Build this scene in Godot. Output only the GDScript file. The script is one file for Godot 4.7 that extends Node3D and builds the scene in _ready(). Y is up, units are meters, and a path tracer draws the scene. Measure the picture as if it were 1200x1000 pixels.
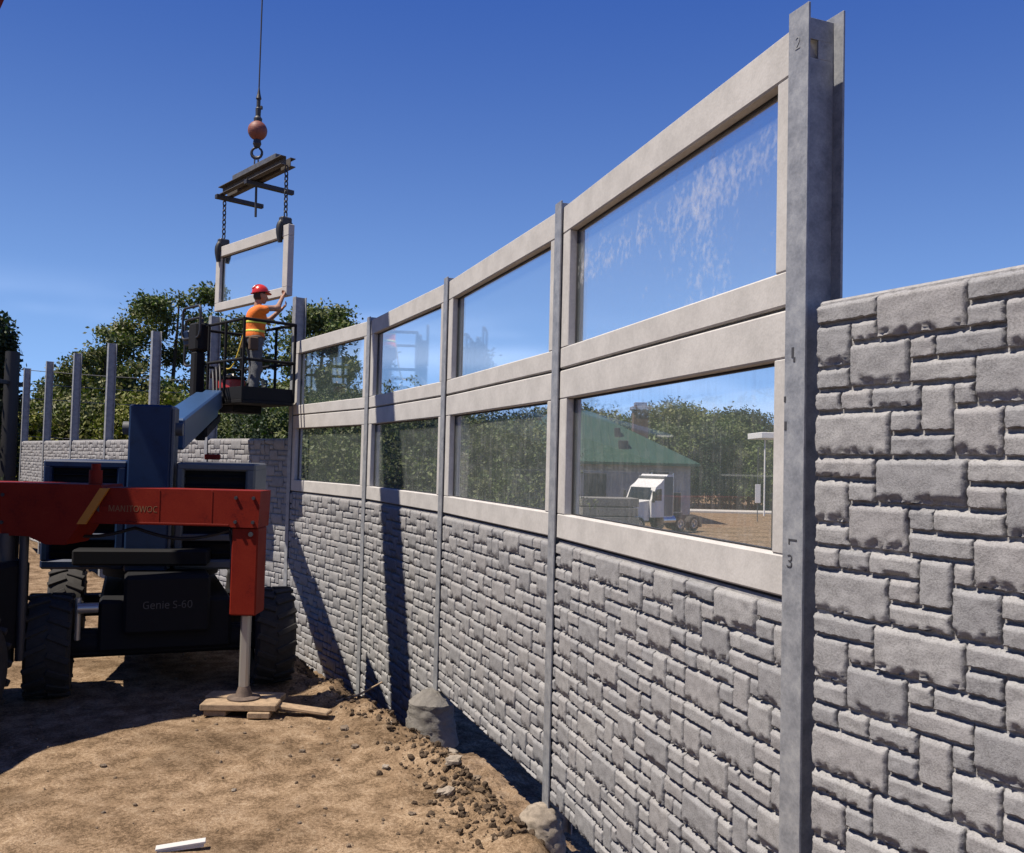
extends Node3D
# World: y up, camera looks along -z. Plan points are written (x, forward); forward = -z.

class MB:
	# collects triangles; corners are given counter-clockwise as seen from outside
	var v := PackedVector3Array()
	var n := PackedVector3Array()
	var i := PackedInt32Array()
	var uv := PackedVector2Array()
	var col := PackedColorArray()
	func tri(a: Vector3, b: Vector3, c: Vector3) -> void:
		var m := (b - a).cross(c - a).normalized()
		var k := v.size()
		v.append(a); v.append(b); v.append(c)
		n.append(m); n.append(m); n.append(m)
		i.append(k); i.append(k + 2); i.append(k + 1)
	func quad(a: Vector3, b: Vector3, c: Vector3, d: Vector3) -> void:
		var m := (b - a).cross(c - a) + (c - a).cross(d - a)
		m = m.normalized()
		var k := v.size()
		v.append(a); v.append(b); v.append(c); v.append(d)
		n.append(m); n.append(m); n.append(m); n.append(m)
		for q in [0, 2, 1, 0, 3, 2]:
			i.append(k + q)
	func join(o: MB, t: Transform3D) -> void:
		var k := v.size()
		v.append_array(t * o.v)
		var nt := Transform3D(t.basis.inverse().transposed(), Vector3.ZERO)
		for x in (nt * o.n):
			n.append(x.normalized())
		for x in o.i:
			i.append(k + x)
	func box(t: Transform3D, s: Vector3, c := 0.006) -> void:
		# chamfered box centred on t
		var h := s * 0.5
		c = minf(c, minf(h.x, minf(h.y, h.z)) * 0.45)
		var p := func(x, y, z) -> Vector3: return t * Vector3(x, y, z)
		var hx := h.x - c
		var hy := h.y - c
		var hz := h.z - c
		for g in [-1.0, 1.0]:
			var X: float = h.x * g
			var Y: float = h.y * g
			var Z: float = h.z * g
			if g > 0:
				quad(p.call(X, -hy, -hz), p.call(X, hy, -hz), p.call(X, hy, hz), p.call(X, -hy, hz))
				quad(p.call(-hx, Y, -hz), p.call(-hx, Y, hz), p.call(hx, Y, hz), p.call(hx, Y, -hz))
				quad(p.call(-hx, -hy, Z), p.call(hx, -hy, Z), p.call(hx, hy, Z), p.call(-hx, hy, Z))
			else:
				quad(p.call(X, -hy, -hz), p.call(X, -hy, hz), p.call(X, hy, hz), p.call(X, hy, -hz))
				quad(p.call(-hx, Y, -hz), p.call(hx, Y, -hz), p.call(hx, Y, hz), p.call(-hx, Y, hz))
				quad(p.call(-hx, -hy, Z), p.call(-hx, hy, Z), p.call(hx, hy, Z), p.call(hx, -hy, Z))
		for a in [-1.0, 1.0]:
			for b in [-1.0, 1.0]:
				face([p.call(h.x * a, hy * b, -hz), p.call(h.x * a, hy * b, hz), p.call(hx * a, h.y * b, hz), p.call(hx * a, h.y * b, -hz)], t.origin)
				face([p.call(h.x * a, -hy, hz * b), p.call(h.x * a, hy, hz * b), p.call(hx * a, hy, h.z * b), p.call(hx * a, -hy, h.z * b)], t.origin)
				face([p.call(-hx, h.y * a, hz * b), p.call(hx, h.y * a, hz * b), p.call(hx, hy * a, h.z * b), p.call(-hx, hy * a, h.z * b)], t.origin)
				for d in [-1.0, 1.0]:
					face([p.call(h.x * a, hy * b, hz * d), p.call(hx * a, h.y * b, hz * d), p.call(hx * a, hy * b, h.z * d)], t.origin)
	func face(c: Array, inside: Vector3) -> void:
		# polygon of 3 or 4 corners turned away from a point inside
		var m: Vector3 = (c[1] - c[0]).cross(c[2] - c[0])
		if m.dot(c[0] - inside) < 0:
			c.reverse()
		if c.size() == 3:
			tri(c[0], c[1], c[2])
		else:
			quad(c[0], c[1], c[2], c[3])
	func bx(x0: float, x1: float, y0: float, y1: float, z0: float, z1: float, c := 0.006) -> void:
		box(Transform3D(Basis(), Vector3(x0 + x1, y0 + y1, z0 + z1) * 0.5), Vector3(absf(x1 - x0), absf(y1 - y0), absf(z1 - z0)), c)
	func bar(a: Vector3, b: Vector3, w: float, h: float, c := 0.006, up := Vector3.UP) -> void:
		# rectangular bar from a to b, w across, h along up
		var d := (b - a)
		var z := d.normalized()
		if absf(z.dot(up)) > 0.98:
			up = Vector3.RIGHT
		var x := up.cross(z).normalized()
		var y := z.cross(x)
		box(Transform3D(Basis(x, y, z), (a + b) * 0.5), Vector3(w, h, d.length()), c)
	func ring(o: Vector3, x: Vector3, y: Vector3, r: float, seg: int) -> PackedVector3Array:
		var p := PackedVector3Array()
		for k in seg:
			var a := TAU * k / seg
			p.append(o + (x * cos(a) + y * sin(a)) * r)
		return p
	func sweep(path: Array, radii: Array, seg := 8, capped := true) -> void:
		# round tube along points, smooth normals
		var rows := []
		var z0: Vector3 = (path[1] - path[0]).normalized()
		var x := z0.cross(Vector3.UP if absf(z0.y) < 0.9 else Vector3.RIGHT).normalized()
		for k in path.size():
			var z: Vector3 = (path[mini(k + 1, path.size() - 1)] - path[maxi(k - 1, 0)]).normalized()
			x = (x - z * x.dot(z)).normalized()
			var y := z.cross(x)
			var base := v.size()
			for s in seg:
				var a := TAU * s / seg
				var d := x * cos(a) + y * sin(a)
				v.append(path[k] + d * radii[k])
				n.append(d)
			rows.append(base)
		for k in path.size() - 1:
			for s in seg:
				var s1 := (s + 1) % seg
				var a: int = rows[k] + s
				var b: int = rows[k] + s1
				var c: int = rows[k + 1] + s1
				var d: int = rows[k + 1] + s
				for q in [a, c, b, a, d, c]:
					i.append(q)
		if capped:
			for e in [0, path.size() - 1]:
				var z2: Vector3 = (path[1] - path[0]).normalized() * -1.0 if e == 0 else (path[e] - path[e - 1]).normalized()
				var k0 := v.size()
				v.append(path[e]); n.append(z2)
				for s in seg:
					v.append(v[rows[e] + s]); n.append(z2)
				for s in seg:
					var s1 := (s + 1) % seg
					if e == 0:
						i.append(k0); i.append(k0 + 1 + s); i.append(k0 + 1 + s1)
					else:
						i.append(k0); i.append(k0 + 1 + s1); i.append(k0 + 1 + s)
	func rod(a: Vector3, b: Vector3, r: float, seg := 10) -> void:
		sweep([a, b], [r, r], seg)
	func lathe(o: Vector3, ax: Vector3, prof: Array, seg := 24, sharp := 0.6) -> void:
		# prof: [along axis, radius]; flat-ish normals per band
		var x := ax.cross(Vector3.UP if absf(ax.y) < 0.9 else Vector3.RIGHT).normalized()
		var y := ax.cross(x)
		for k in prof.size() - 1:
			var p0: Vector2 = prof[k]
			var p1: Vector2 = prof[k + 1]
			var t := p1 - p0
			if t.length() < 1e-6:
				continue
			var nn := Vector2(-t.y, t.x).normalized()   # (axis, radius)
			nn = Vector2(-nn.x, -nn.y) if false else Vector2(-t.y, t.x).normalized()
			for s in seg:
				var a0 := TAU * s / seg
				var a1 := TAU * (s + 1) / seg
				var d0 := x * cos(a0) + y * sin(a0)
				var d1 := x * cos(a1) + y * sin(a1)
				var q := v.size()
				v.append(o + ax * p0.x + d0 * p0.y); v.append(o + ax * p0.x + d1 * p0.y)
				v.append(o + ax * p1.x + d1 * p1.y); v.append(o + ax * p1.x + d0 * p1.y)
				n.append((ax * nn.x + d0 * nn.y).normalized()); n.append((ax * nn.x + d1 * nn.y).normalized())
				n.append((ax * nn.x + d1 * nn.y).normalized()); n.append((ax * nn.x + d0 * nn.y).normalized())
				for w in [0, 2, 1, 0, 3, 2]:
					i.append(q + w)
	func prism(poly: PackedVector2Array, t: Transform3D, depth: float) -> void:
		# polygon in t's xy plane extruded along t's z, centred
		var idx := Geometry2D.triangulate_polygon(poly)
		var area := 0.0
		for k in poly.size():
			area += poly[k].cross(poly[(k + 1) % poly.size()])
		var P := poly.duplicate()
		if area < 0:
			P.reverse()
			idx = Geometry2D.triangulate_polygon(P)
		var h := depth * 0.5
		for k in range(0, idx.size(), 3):
			var A := P[idx[k]]
			var B := P[idx[k + 1]]
			var C := P[idx[k + 2]]
			if (B - A).cross(C - A) < 0:
				var w := B
				B = C
				C = w
			tri(t * Vector3(A.x, A.y, h), t * Vector3(B.x, B.y, h), t * Vector3(C.x, C.y, h))
			tri(t * Vector3(A.x, A.y, -h), t * Vector3(C.x, C.y, -h), t * Vector3(B.x, B.y, -h))
		for k in P.size():
			var A := P[k]
			var B := P[(k + 1) % P.size()]
			quad(t * Vector3(A.x, A.y, h), t * Vector3(A.x, A.y, -h), t * Vector3(B.x, B.y, -h), t * Vector3(B.x, B.y, h))
	func mesh() -> ArrayMesh:
		var a := []
		a.resize(Mesh.ARRAY_MAX)
		a[Mesh.ARRAY_VERTEX] = v
		a[Mesh.ARRAY_NORMAL] = n
		if uv.size() == v.size() and uv.size() > 0:
			a[Mesh.ARRAY_TEX_UV] = uv
		if col.size() == v.size() and col.size() > 0:
			a[Mesh.ARRAY_COLOR] = col
		a[Mesh.ARRAY_INDEX] = i
		var m := ArrayMesh.new()
		m.add_surface_from_arrays(Mesh.PRIMITIVE_TRIANGLES, a)
		return m

# ------------------------------------------------------------------ helpers
var M := {}
var TX := {}
const POSTS := [Vector2(1.15, 3.76), Vector2(.3, 6.7), Vector2(-.73, 9.57), Vector2(-1.97, 12.37), Vector2(-3.6, 14.94), Vector2(-5.71, 17.2), Vector2(-7.71, 19.53), Vector2(-9.68, 21.9), Vector2(-11.62, 24.27), Vector2(-13.55, 26.65), Vector2(-15.46, 29.04)]
const CAM_H := 2.35
const BASE := 0.78
var wall_line: Array = []

func w3(p: Vector2, y := 0.0) -> Vector3:
	return Vector3(p.x, y, -p.y)

func lin(r: float, g: float, b: float, a := 1.0) -> Color:
	var c := Color(r, g, b).linear_to_srgb()
	c.a = a
	return c

func put(mb: MB, called: String, m: Material, parent: Node = self) -> MeshInstance3D:
	var o := MeshInstance3D.new()
	o.mesh = mb.mesh()
	o.material_override = m
	o.name = called
	parent.add_child(o, true)
	return o

func put_mesh(me: Mesh, called: String, m: Material, parent: Node, t := Transform3D()) -> MeshInstance3D:
	var o := MeshInstance3D.new()
	o.mesh = me
	o.material_override = m
	o.name = called
	o.transform = t
	parent.add_child(o, true)
	return o

var used_names := {}
func numbered(called: String) -> String:
	if not used_names.has(called):
		used_names[called] = 0
		return called
	used_names[called] += 1
	return "%s_%03d" % [called, used_names[called]]

func tag(o: Node, label: String, category: String, group := "", kind := "") -> void:
	o.set_meta("label", label)
	o.set_meta("category", category)
	if group != "":
		o.set_meta("group", group)
	if kind != "":
		o.set_meta("kind", kind)

func thing(called: String, label: String, category: String, t := Transform3D(), group := "") -> Node3D:
	var o := Node3D.new()
	o.name = numbered(called)
	add_child(o)
	o.transform = t
	tag(o, label, category, group)
	return o

func stuff(o: Node) -> void:
	o.set_meta("kind", "stuff")

func noise_img(size: int, freq: float, oct: int, sd: int, type := FastNoiseLite.TYPE_SIMPLEX_SMOOTH, fractal := FastNoiseLite.FRACTAL_FBM) -> PackedByteArray:
	var f := FastNoiseLite.new()
	f.noise_type = type
	f.seed = sd
	f.frequency = freq
	f.fractal_type = fractal
	f.fractal_octaves = oct
	var im := f.get_seamless_image(size, size)
	im.convert(Image.FORMAT_L8)
	return im.get_data()

func grey_tex(size: int, layers: Array, lo: float, hi: float) -> ImageTexture:
	# layers: [bytes, weight]; result lo..hi as grey
	var o := PackedByteArray()
	o.resize(size * size)
	var tot := 0.0
	for l in layers:
		tot += l[1]
	for k in size * size:
		var s := 0.0
		for l in layers:
			s += l[0][k] * l[1]
		o[k] = int(clampf(lerpf(lo, hi, s / (255.0 * tot)), 0, 1) * 255.0)
	return ImageTexture.create_from_image(Image.create_from_data(size, size, false, Image.FORMAT_L8, o))

func color_tex(size: int, a: PackedByteArray, b: PackedByteArray, ramp: Gradient, speck := 0.0) -> ImageTexture:
	# ramp sampled by a, then lightened or darkened by b
	var o := PackedByteArray()
	o.resize(size * size * 3)
	for k in size * size:
		var c := ramp.sample(a[k] / 255.0)
		var s := 1.0 + (b[k] / 255.0 - 0.5) * speck
		o[k * 3] = int(clampf(c.r * s, 0, 1) * 255)
		o[k * 3 + 1] = int(clampf(c.g * s, 0, 1) * 255)
		o[k * 3 + 2] = int(clampf(c.b * s, 0, 1) * 255)
	return ImageTexture.create_from_image(Image.create_from_data(size, size, false, Image.FORMAT_RGB8, o))

func ramp(cols: Array, at: Array) -> Gradient:
	var g := Gradient.new()
	g.offsets = PackedFloat32Array(at)
	g.colors = PackedColorArray(cols)
	return g

func mat(called: String, c: Color, rough := 0.8, metal := 0.0, spec := 0.5) -> StandardMaterial3D:
	var m := StandardMaterial3D.new()
	m.resource_name = called
	m.albedo_color = c
	m.roughness = rough
	m.metallic = metal
	m.metallic_specular = spec
	M[called] = m
	return m

func tri_tex(m: StandardMaterial3D, t: Texture2D, scale: float, bump: Texture2D = null, depth := 0.0, world := true) -> StandardMaterial3D:
	m.uv1_triplanar = true
	m.uv1_world_triplanar = world
	m.uv1_scale = Vector3.ONE * scale
	m.uv1_triplanar_sharpness = 4.0
	if t:
		m.albedo_texture = t
	if bump:
		m.heightmap_enabled = true
		m.heightmap_texture = bump
		m.heightmap_scale = depth
	return m

func materials() -> void:
	var n1 := noise_img(512, 0.012, 5, 11)
	var n2 := noise_img(512, 0.09, 4, 12)
	var n3 := noise_img(512, 0.3, 2, 13)
	var n4 := noise_img(512, 0.03, 5, 14, FastNoiseLite.TYPE_SIMPLEX_SMOOTH, FastNoiseLite.FRACTAL_RIDGED)
	var cel := noise_img(512, 0.05, 3, 15, FastNoiseLite.TYPE_CELLULAR)
	TX.mottle = grey_tex(512, [[n1, 1.0], [n2, 0.8], [n3, 0.7]], 0.55, 1.3)
	TX.grain = grey_tex(512, [[n1, 0.45], [n2, 0.8], [n3, 1.0]], 0.5, 1.38)
	TX.fine = grey_tex(512, [[n2, 0.6], [n3, 1.0]], 0.5, 1.2)
	TX.soft = grey_tex(512, [[n1, 0.8], [n2, 0.5], [n3, 0.5]], 0.84, 1.07)
	TX.rough_bump = grey_tex(512, [[n1, 0.8], [n2, 1.0], [n3, 0.5], [cel, 0.4]], 0.0, 1.0)
	TX.fine_bump = grey_tex(512, [[n2, 1.0], [n3, 0.8]], 0.0, 1.0)
	TX.grit = grey_tex(512, [[n2, 0.45], [n3, 1.0]], 0.0, 1.0)
	TX.pits = grey_tex(512, [[n3, 1.0], [cel, 0.6]], 0.0, 1.0)
	TX.dirt = color_tex(512, grey_tex(512, [[n1, 1.0], [n2, 0.9], [n3, 0.5], [cel, 0.25]], -0.6, 1.6).get_image().get_data(), n3, ramp([lin(.13, .09, .056), lin(.235, .165, .105), lin(.30, .215, .14), lin(.38, .29, .20)], [0.1, 0.42, 0.65, 0.95]), 0.35)
	TX.patch = color_tex(256, noise_img(256, 0.016, 4, 21), noise_img(256, 0.06, 3, 22), ramp([Color(.83, .825, .82), Color(.96, .955, .95), Color(1, 1, 1)], [0.22, 0.5, 0.72]), 0.12)
	var wear := grey_tex(512, [[n1, 1.0], [n2, 0.5], [n3, 0.4]], 0.0, 1.0).get_image().get_data()
	TX.red_paint = color_tex(512, wear, n3, ramp([lin(.11, .008, .006), lin(.23, .018, .008), lin(.26, .024, .010), lin(.26, .07, .04)], [0.1, 0.4, 0.75, 1.0]), 0.15)
	TX.blue_paint = color_tex(512, wear, n3, ramp([lin(.004, .012, .035), lin(.008, .024, .07), lin(.009, .027, .078), lin(.035, .05, .085)], [0.1, 0.4, 0.75, 1.0]), 0.15)
	TX.gal = color_tex(512, grey_tex(512, [[n1, 1.0], [n2, 0.5], [cel, 0.6]], -0.3, 1.4).get_image().get_data(), n3, ramp([lin(.22, .235, .26), lin(.31, .325, .35), lin(.40, .415, .43)], [0.1, 0.5, 0.9]), 0.12)

	# concrete of the frames
	var c := mat("concrete", lin(.575, .56, .54), 0.9, 0, 0.3)
	tri_tex(c, TX.soft, 0.45, TX.pits, 0.08)
	c = mat("concrete_grey", lin(.27, .26, .245), 0.92, 0, 0.3)
	tri_tex(c, TX.mottle, 1.2, TX.pits, 0.25)
	c = mat("footing_concrete", lin(.29, .275, .255), 0.95, 0, 0.2)
	tri_tex(c, TX.grain, 2.2, TX.rough_bump, 2.2)
	# cast stone facing, four tones
	var tones := [[.352, .352, .36], [.385, .383, .387], [.325, .327, .338], [.365, .36, .365]]
	for k in 4:
		c = mat("stone%d" % k, lin(tones[k][0], tones[k][1], tones[k][2]), 0.95, 0, 0.25)
		tri_tex(c, TX.grain, 1.9, TX.grit, 0.22)
	c = mat("joint", lin(.40, .395, .395), 0.95, 0, 0.25)
	tri_tex(c, TX.mottle, 3.0, TX.rough_bump, 0.3)
	c = mat("galvanized", lin(1, 1, 1), 0.55, 0.25, 0.5)
	tri_tex(c, TX.gal, 1.1, TX.fine_bump, 0.03)
	c = mat("gasket", lin(.012, .012, .013), 0.6)
	c = mat("glass", Color(0.75, 0.85, 0.82, 0.03), 0.02)
	c.transparency = BaseMaterial3D.TRANSPARENCY_ALPHA
	mat("mark_black", lin(.045, .047, .055), 0.7)
	mat("mark_faint", lin(.26, .275, .30), 0.7)
	# earth
	c = mat("dirt", Color(1, 1, 1), 1.0, 0, 0.1)
	tri_tex(c, TX.dirt, 0.55, TX.rough_bump, 1.6)
	c.detail_enabled = true
	c.detail_albedo = TX.patch
	c.detail_blend_mode = BaseMaterial3D.BLEND_MODE_MUL
	c.detail_uv_layer = BaseMaterial3D.DETAIL_UV_2
	c.uv2_triplanar = true
	c.uv2_world_triplanar = true
	c.uv2_scale = Vector3.ONE * 0.17
	c = mat("soil", lin(.13, .096, .068), 1.0, 0, 0.1)
	tri_tex(c, TX.mottle, 3.0, TX.rough_bump, 0.8)
	c = mat("rock", lin(.24, .19, .145), 0.95, 0, 0.2)
	tri_tex(c, TX.mottle, 2.6, TX.rough_bump, 0.4)
	c = mat("gravel", lin(.25, .19, .135), 0.95, 0, 0.2)
	tri_tex(c, TX.mottle, 2.6)
	c = mat("pale_rock", lin(.36, .31, .255), 0.95, 0, 0.2)
	tri_tex(c, TX.mottle, 2.6, TX.rough_bump, 0.4)
	c = mat("asphalt", lin(.17, .135, .11), 0.95, 0, 0.2)
	tri_tex(c, TX.mottle, 0.4, null)
	mat("kerb", lin(.5, .48, .45), 0.9)
	# machines
	c = mat("crane_red", lin(.85, .85, .85), 0.6, 0, 0.25)
	tri_tex(c, TX.red_paint, 0.5)
	mat("crane_yellow", lin(.5, .2, .02), 0.5)
	mat("crane_lettering", lin(.22, .10, .035), 0.6)
	c = mat("lift_blue", Color(1, 1, 1), 0.45, 0, 0.35)
	tri_tex(c, TX.blue_paint, 0.9)
	c = mat("lift_light_blue", lin(.035, .09, .20), 0.35)
	tri_tex(c, TX.soft, 0.9)
	c = mat("lift_grey", lin(.11, .118, .125), 0.6)
	tri_tex(c, TX.soft, 1.1)
	mat("lift_dark", lin(.011, .0115, .0135), 0.75, 0, 0.3)
	mat("lift_lettering", lin(.045, .047, .055), 0.5)
	c = mat("rubber", lin(.032, .029, .026), 0.85)
	tri_tex(c, TX.mottle, 2.0)
	mat("rim_grey", lin(.25, .25, .26), 0.5)
	c = mat("jack_steel", lin(.52, .50, .46), 0.35, 0.55)
	c = mat("dark_steel", lin(.05, .05, .055), 0.5, 0.3)
	c = mat("rust_steel", lin(.17, .125, .10), 0.75, 0.2)
	tri_tex(c, TX.mottle, 1.5)
	c = mat("spreader_steel", lin(.11, .10, .095), 0.75, 0.2)
	tri_tex(c, TX.mottle, 1.5)
	c = mat("grey_steel", lin(.17, .175, .185), 0.55, 0.4)
	tri_tex(c, TX.mottle, 1.5)
	c = mat("ball_red", lin(.28, .085, .06), 0.6)
	tri_tex(c, TX.mottle, 2.0)
	mat("black_rubber", lin(.012, .013, .018), 0.55)
	c = mat("timber", lin(.42, .30, .19), 0.9)
	tri_tex(c, TX.mottle, 1.4, TX.rough_bump, 0.25)
	mat("white_board", lin(.62, .60, .58), 0.6)
	mat("toolbox_red", lin(.45, .035, .03), 0.4)
	mat("rope_yellow", lin(.7, .5, .06), 0.7)
	# person
	c = mat("skin", lin(.36, .19, .125), 0.6)
	c.subsurf_scatter_enabled = true
	c.subsurf_scatter_strength = 0.1
	c = mat("vest_orange", lin(.95, .21, .015), 0.8)
	tri_tex(c, TX.soft, 3.0, TX.rough_bump, 0.6)
	mat("vest_lime", lin(.62, .68, .08), 0.6)
	c = mat("denim", lin(.13, .14, .155), 0.9)
	tri_tex(c, TX.mottle, 4.0, TX.rough_bump, 0.9)
	mat("boot_brown", lin(.09, .055, .03), 0.7)
	mat("hair_dark", lin(.02, .014, .01), 0.7)
	c = mat("hat_red", lin(.62, .035, .03), 0.28)
	mat("tool_leather", lin(.10, .06, .035), 0.8)
	# beyond the wall
	c = mat("roof_green", lin(.022, .07, .046), 0.55)
	tri_tex(c, TX.soft, 0.3)
	c = mat("clad_grey", lin(.44, .44, .45), 0.8)
	tri_tex(c, TX.soft, 0.5)
	mat("door_dark", lin(.03, .032, .035), 0.7)
	c = mat("brick_brown", lin(.15, .09, .07), 0.9)
	tri_tex(c, TX.mottle, 1.0)
	mat("truck_white", lin(.78, .78, .77), 0.3)
	mat("truck_shade_grey", lin(.14, .145, .155), 0.5)  # shade of the white truck's unlit side, put into the colour
	mat("truck_glass", lin(.02, .025, .03), 0.1)
	mat("truck_black", lin(.02, .02, .022), 0.6)
	mat("chrome", lin(.75, .75, .76), 0.2, 1.0)
	mat("sign_white", lin(.8, .8, .8), 0.5)
	mat("wire", lin(.16, .16, .165), 0.7)
	c = mat("bark", lin(.085, .065, .05), 0.95)
	tri_tex(c, TX.mottle, 1.5, TX.rough_bump, 2.0)
	for k in [["leaf_green", .12, .15, .06], ["leaf_yellow", .16, .17, .04], ["leaf_dark", .035, .055, .026], ["leaf_olive", .14, .155, .062]]:
		c = mat(k[0], Color(1, 1, 1), 0.55, 0, 0.35)
		c.vertex_color_use_as_albedo = true
		c.albedo_color = lin(k[1], k[2], k[3])
		c.backlight_enabled = true
		c.backlight = Color(0.5, 0.62, 0.22)
		c.cull_mode = BaseMaterial3D.CULL_DISABLED
	# one common scale for every surface's base colour, matched to the exposure
	for k in M:
		if k != "glass":
			var a: Color = M[k].albedo_color.srgb_to_linear()
			M[k].albedo_color = lin(a.r * BASE, a.g * BASE, a.b * BASE, a.a)

# ------------------------------------------------------------------ ground
func seg_dist(p: Vector2) -> Vector2:
	# (signed distance to the wall line, + on the camera's side; place along it in posts, -1 = right-hand end)
	var best := 1e9
	var sg := 1.0
	var at := 0.0
	for k in wall_line.size() - 1:
		var a: Vector2 = wall_line[k]
		var b: Vector2 = wall_line[k + 1]
		var d := b - a
		var t := (p - a).dot(d) / d.length_squared()
		if k == 0:
			t = minf(t, 1.0)
		elif k == wall_line.size() - 2:
			t = maxf(t, 0.0)
		else:
			t = clampf(t, 0.0, 1.0)
		var q := p - a - d * t
		var l := q.length_squared()
		if l < best:
			best = l
			sg = 1.0 if d.cross(p - a) > 0 else -1.0
			at = k + t
	return Vector2(sqrt(best) * sg, at - 2.0)

var gn := FastNoiseLite.new()
func ground_y(x: float, f: float, sd: Vector2) -> float:
	var d := sd.x
	var near := clampf(1.0 - (Vector2(x + 3, f - 9).length() - 14.0) / 10.0, 0.0, 1.0)
	var y := gn.get_noise_2d(x * 1.3, f * 1.3) * 0.035 * near + gn.get_noise_2d(x * 7.0 + 50, f * 7.0) * 0.014 * near
	# tyre tracks pressed into the dirt
	for q in [[-1.75, 0.10], [-3.05, 0.10], [-0.55, -0.16]]:
		var c: float = x - q[0] - q[1] * (f - 7.0) - 0.12 * sin(f * 0.55 + q[0])
		if absf(c) < 0.5:
			var in_rut := exp(-pow(c / 0.15, 4.0))
			y += (-0.016 * in_rut + 0.010 * exp(-pow((absf(c) - 0.22) / 0.06, 2.0)) + 0.005 * in_rut * sin((f + absf(c) * 0.8) * 48.0)) * near * (0.55 + 0.45 * gn.get_noise_2d(x * 2.0, f * 2.0 + 40))
	# trench along the foot of the wall
	var at := sd.y
	var w := 0.30 + 0.12 * smoothstep(1.15, 1.5, at) + 0.55 * smoothstep(1.2, 2.6, at) + 0.2 * smoothstep(4.0, 6.0, at)
	w += gn.get_noise_2d(x * 3.0, f * 3.0 + 90) * 0.25
	var deep := 0.45 + 0.35 * smoothstep(1.6, 2.4, at)
	var e := smoothstep(w + 0.25, w * 0.35, d)
	y -= deep * e
	# heaped spoil along the edge of the trench
	var m := exp(-pow((d - w - 0.22) / 0.28, 2.0))
	y += m * (0.05 + 0.09 * maxf(0.0, gn.get_noise_2d(x * 4.0 - 33, f * 4.0) + 0.25)) * near
	if d < 1.6:
		y += gn.get_noise_2d(x * 16.0, f * 16.0) * 0.035 * smoothstep(1.6, 0.5, d) * near
		y += gn.get_noise_2d(x * 30.0, f * 30.0) * 0.03 * smoothstep(1.6, 0.5, d) * near
	# lower land on the far side
	if d < 0.0:
		var far_y := -1.2
		y = lerpf(y, far_y, smoothstep(0.0, -3.5, d))
	return y

func axis(lo: float, hi: float, step: float, reach: float) -> PackedFloat32Array:
	var a := PackedFloat32Array()
	var left := []
	var s := step
	var x := lo
	while x > -reach:
		s *= 1.25
		x -= s
		left.append(x)
	left.reverse()
	for k in left:
		a.append(k)
	x = lo
	while x < hi:
		a.append(x)
		x += step
	s = step
	while x < reach:
		a.append(x)
		s *= 1.25
		x += s
	return a

func ground() -> void:
	gn.seed = 5
	gn.frequency = 0.35
	gn.fractal_octaves = 3
	var xs := axis(-8.5, 2.6, 0.05, 600.0)
	var fs := axis(4.4, 15.5, 0.05, 600.0)
	var mb := MB.new()
	var nx := xs.size()
	for f in fs:
		for x in xs:
			var sd := seg_dist(Vector2(x, f))
			mb.v.append(Vector3(x, ground_y(x, f, sd), -f))
	var ny := fs.size()
	mb.n.resize(mb.v.size())
	for b in ny:
		for a in nx:
			var k := b * nx + a
			var l := mb.v[b * nx + maxi(a - 1, 0)]
			var r := mb.v[b * nx + mini(a + 1, nx - 1)]
			var u := mb.v[maxi(b - 1, 0) * nx + a]
			var w := mb.v[mini(b + 1, ny - 1) * nx + a]
			mb.n[k] = (r - l).cross(w - u).normalized()
			if a < nx - 1 and b < ny - 1:
				for q in [k, k + nx + 1, k + 1, k, k + nx, k + nx + 1]:
					mb.i.append(q)
	var o := put(mb, "ground", M.dirt)
	o.set_meta("kind", "structure")
	tag(o, "brown dirt ground with wheel tracks beside the wall", "ground", "", "structure")

# ------------------------------------------------------------------ stone panels
# one repeat of the form liner: [x0, x1, first course, last course + 1]; x in metres, courses of 0.0875 m
const TILE_W := 1.53
const COURSE := 0.0875
const TILE := [[0, .30, 0, 1], [.30, .67, 0, 2], [.67, .98, 0, 1], [.98, 1.14, 0, 1], [1.14, 1.38, 0, 2], [1.38, 1.53, 0, 1],
	[0, .17, 1, 3], [.17, .30, 1, 2], [.67, .81, 1, 2], [.81, 1.0, 1, 3], [1.0, 1.14, 1, 2], [1.38, 1.53, 1, 3],
	[.17, .44, 2, 4], [.44, .545, 2, 3], [.545, .81, 2, 3], [1.0, 1.22, 2, 3], [1.22, 1.38, 2, 3], [.30, .67, 2, 2],
	[0, .17, 3, 4], [.44, .70, 3, 4], [.70, .93, 3, 5], [.93, 1.08, 3, 4], [1.08, 1.36, 3, 5], [1.36, 1.53, 3, 4],
	[0, .125, 4, 5], [.125, .27, 4, 5], [.27, .49, 4, 5], [.49, .62, 4, 6], [.62, .70, 4, 5], [.93, 1.08, 4, 5], [1.36, 1.53, 4, 5],
	[0, .36, 5, 7], [.36, .49, 5, 6], [.62, .80, 5, 7], [.80, 1.02, 5, 6], [1.02, 1.16, 5, 6], [1.16, 1.32, 5, 7], [1.32, 1.53, 5, 6],
	[.36, .62, 6, 7], [.80, .95, 6, 7], [.95, 1.16, 6, 7], [1.32, 1.42, 6, 7], [1.42, 1.53, 6, 7]]
var stone_cache := {}
var sn := FastNoiseLite.new()

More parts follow.
